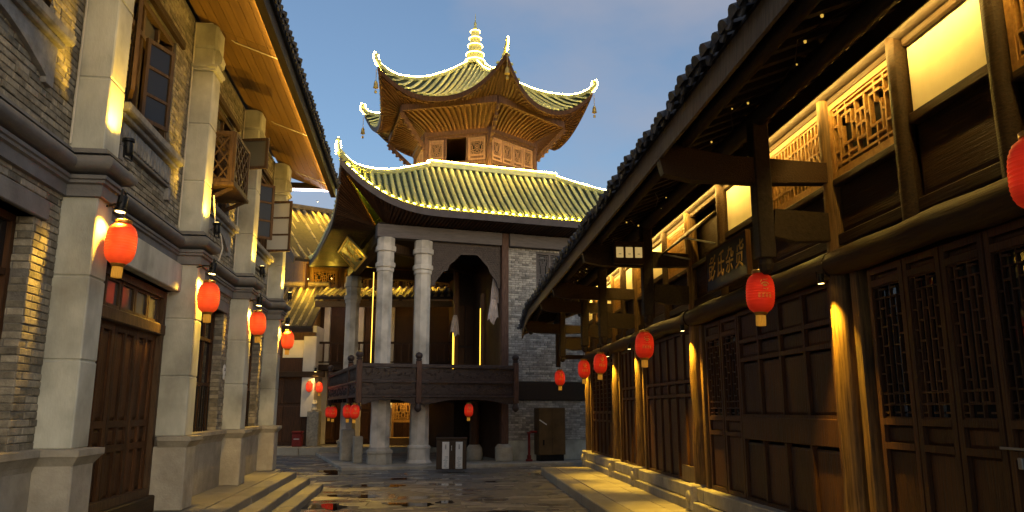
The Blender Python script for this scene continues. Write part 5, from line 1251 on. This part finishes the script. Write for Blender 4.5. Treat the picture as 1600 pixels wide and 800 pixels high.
# added floodlights, put in to wash the far roofs and gable with gold light
def added_flood(frame, p, aim, e, label, spot=120):
    return spotlight(frame, p, aim, e, label, 'added floodlights on the roofs', spot, (1, .6, .05), .45)
for i, x in enumerate((.6, 2.2, 3.8)): added_flood(GF, (x, 4.9, 12.6), (x + .1, 1.2, 9.4), 620, ('added floodlight at the left end of the gabled ridge', 'added floodlight near the left of the gabled ridge', 'added floodlight farther right on the gabled ridge')[i], 120)
for i, x in enumerate((-8.3, -6.7, -5.1, -3.5)): added_flood(BF, (x, FY + .9, 7.75), (x, FY - .8, 6.65), 110, ('added floodlight over the left end of the pent roof', 'second added floodlight over the pent roof', 'third added floodlight over the pent roof', 'fourth added floodlight over the pent roof')[i], 140)
added_flood(BF, (-9.9, FY - .5, 7.4), (-8.9, FY + 2.5, 8.8), 260, 'added floodlight lighting the timber gable from the low roof', 110)
# --- low house in front of it, far left
ha = thing('low_house', 'low dark timber house with worn tiled roof at the far end of the street', 'house', BF, (-10.5, 33.5, 0))
A0, A1 = -15.0, -8.55
part('wall', MB().box(A0, A1, FY - .6, FY - .4, .3, 5.1), 'wood_dark', ha)
part('side_wall', MB().box(A1 - .15, A1, FY - .4, FY + 1.2, .3, 5.4), 'white_plaster', ha)
tiled_slope(ha, A0, A1 + .1, FY - 1.7, 5.25, FY + 1.2, 7.35, .32, 'tile_worn', .085)
part('fascia', MB().box(A0, A1 + .15, FY - 1.72, FY - 1.64, 5.0, 5.16), 'wood_dark_h', ha)
part('ridge', MB().tube([(A0, FY + 1.2, 7.5), (A1 + .1, FY + 1.2, 7.5)], .12, 8), 'tile_worn', ha, True)
part('cream_panel', MB().box(-9.9, -8.95, FY - .64, FY - .6, 4.0, 4.75), 'cream', ha)
part('sign_beam', MB().cbox(A0, -8.0, FY - .95, FY - .8, 3.15, 3.4, .02), 'log_h', ha)
for k in range(7): m = MB(); flat_panel(m, (-14.9 + k * .86, FY - .62, .45), (1, 0, 0), (0, -1, 0), .8, 1.5, .02); part('panel', m, 'wood_dark', ha); m = MB(); flat_panel(m, (-14.9 + k * .86, FY - .62, 2.05), (1, 0, 0), (0, -1, 0), .8, 1.05, .02); part('panel', m, 'wood_dark', ha)
part('white_pillar', MB().cbox(-8.95, -8.4, FY - .9, FY - .4, 1.5, 4.9, .02), 'white_plaster', ha)
part('brick_foot', MB().cbox(-8.6, -8.1, FY - 1.1, FY - .6, .28, 1.75, .03), 'brick', ha); part('finial', MB().lathe([(.12, 1.75), (.16, 1.8), (.1, 1.95), (.13, 2.05), (.05, 2.2)], (-8.35, FY - .85, 0), 10), 'stone', ha, True)
added_flood(BF, (-9.4, FY + 1.0, 7.75), (-9.4, FY - 1.2, 5.9), 330, 'added floodlight on the ridge of the low far house', 140)  # added to throw gold light down the low roof
part('eave_light', MB().tube([(-10.4, FY - 1.58, 5.09), (-8.5, FY - 1.58, 5.09)], .016, 5), 'led_soffit', ha)
# step in front of the far houses
fs = thing('far_step', 'x', 'step', BF, (-5, 32.4, 0)); del fs['label'], fs['category']; fs['kind'] = 'structure'; fs.name = 'terrace_step'; OFF[fs.name] = OFF['far_step']
x = -15.0
while x < 5: part('step_stone', MB().cbox(x, x + 1.58, 31.9, 32.6, -.02, .3, .02), 'pavement', fs); x += 1.6
part('terrace', MB().box(-15, 5, 32.61, 35.2, 0, .29), 'pavement', fs)
lantern(BF, (-8.62, 33.15, 2.75), 'lantern_far', 'left one of two far red lanterns before the white pillar', 'lanterns of the far house')
lantern(BF, (-8.2, 33.15, 2.72), 'lantern_far', 'right one of two far red lanterns beside the white pillar', 'lanterns of the far house')
spotlight(BF, (-8.32, 32.85, 3.55), (-8.5, 33.1, 1.0), 60, 'small black lamp on the white pillar above the far lanterns', 'lamps of the far house', 110)
# red bin by the far house
t = thing('red_bin', 'small red litter bin standing beside the white pillar of the far house', 'bin', BF, (-8.9, 32.7, .3))
part('body', MB().cbox(-9.08, -8.68, 32.5, 32.85, .3, .82, .03), 'red_paint', t); part('lid', MB().cbox(-9.1, -8.66, 32.48, 32.87, .83, .93, .03), 'red_paint', t); part('label_strip', MB().box(-9.0, -8.76, 32.49, 32.498, .6, .62), 'white_panel', t)
# ================================================================== small things near the pavilion
# double litter bin with two printed panels
t = thing('litter_bin', 'dark wooden double litter bin with two white printed panels by the stage column', 'bin', WF, (.31, 23.3, .09))
x0, x1, y0, y1 = -.13, .75, 23.05, 23.5
part('body', MB().cbox(x0, x1, y0, y1, .1, .94, .015), 'bin_brown', t); part('top', MB().cbox(x0 - .02, x1 + .02, y0 - .02, y1 + .02, .945, 1.0, .012), 'bin_brown', t)
part('centre_strip', MB().cbox(.28, .34, y0 - .015, y0 - .001, .12, .93, .004), 'bin_brown', t)
for k in range(2):
    a = x0 + .17 + k * .39; pn_ = part('white_panel', MB().cbox(a, a + .2, y0 - .02, y0 - .002, .12, .88, .004), 'white_panel', t)
    tx = MB()
    for q in range(4): tx.box(a + .08, a + .12, y0 - .024, y0 - .021, .78 - q * .035, .8 - q * .035)
    part('lettering', tx, 'ink', pn_, kind='stuff')
    lm = MB(); r_ = random.Random(k)
    for q in range(10): b = .14 + q * .035; lm.box(a + .02 + r_.uniform(0, .07), a + .1 + r_.uniform(0, .08), y0 - .024, y0 - .021, b, b + .014)
    part('print', lm, 'ink_blue', pn_, kind='stuff')
tx = MB()
for q in range(3): tx.box(.3, .32, y0 - .021, y0 - .016, .74 - q * .05, .77 - q * .05)
part('lettering', tx, 'white_panel', t, kind='stuff')
# brown metal cabinet against the brick wall, with a pale paper strip
t = thing('metal_cabinet', 'brown metal cabinet with a pale strip standing against the grey brick wall', 'cabinet', PF, (5.75, -.3, .1))
part('body', MB().cbox(5.28, 6.25, -.5, -.04, .3, 1.86, .015), 'cabinet', t); part('foot', MB().box(5.34, 6.2, -.46, -.08, .1, .3), 'metal_black', t)
part('door_seam', MB().box(5.757, 5.765, -.504, -.5, .36, 1.82), 'metal_black', t); part('lock', MB().cbox(5.42, 5.48, -.51, -.5, .62, .8, .004), 'metal_black', t)
part('paper_strip', MB().beam((5.3, -.507, 1.46), (5.56, -.507, 1.3), .01, .035), 'white_panel', t)
# red hydrant pipe
t = thing('hydrant_pipe', 'dark red hydrant pipe bent beside the brown metal cabinet', 'hydrant', PF, (4.95, -.35, .1))
part('pipe', MB().tube([(4.98, -.35, .16), (4.98, -.35, .98), (5.0, -.35, 1.04), (5.06, -.35, 1.06), (5.26, -.35, 1.06)], .045, 10), 'red_paint', t, True)
part('foot', MB().lathe([(.12, .1), (.12, .16), (.07, .18), (.07, .3)], (4.98, -.35, 0), 12), 'red_paint', t, True); part('valve', MB().lathe([(.04, 0), (.075, .01), (.075, .05), (.03, .06)], (4.98, -.35, 1.0), 10), 'red_paint', t)
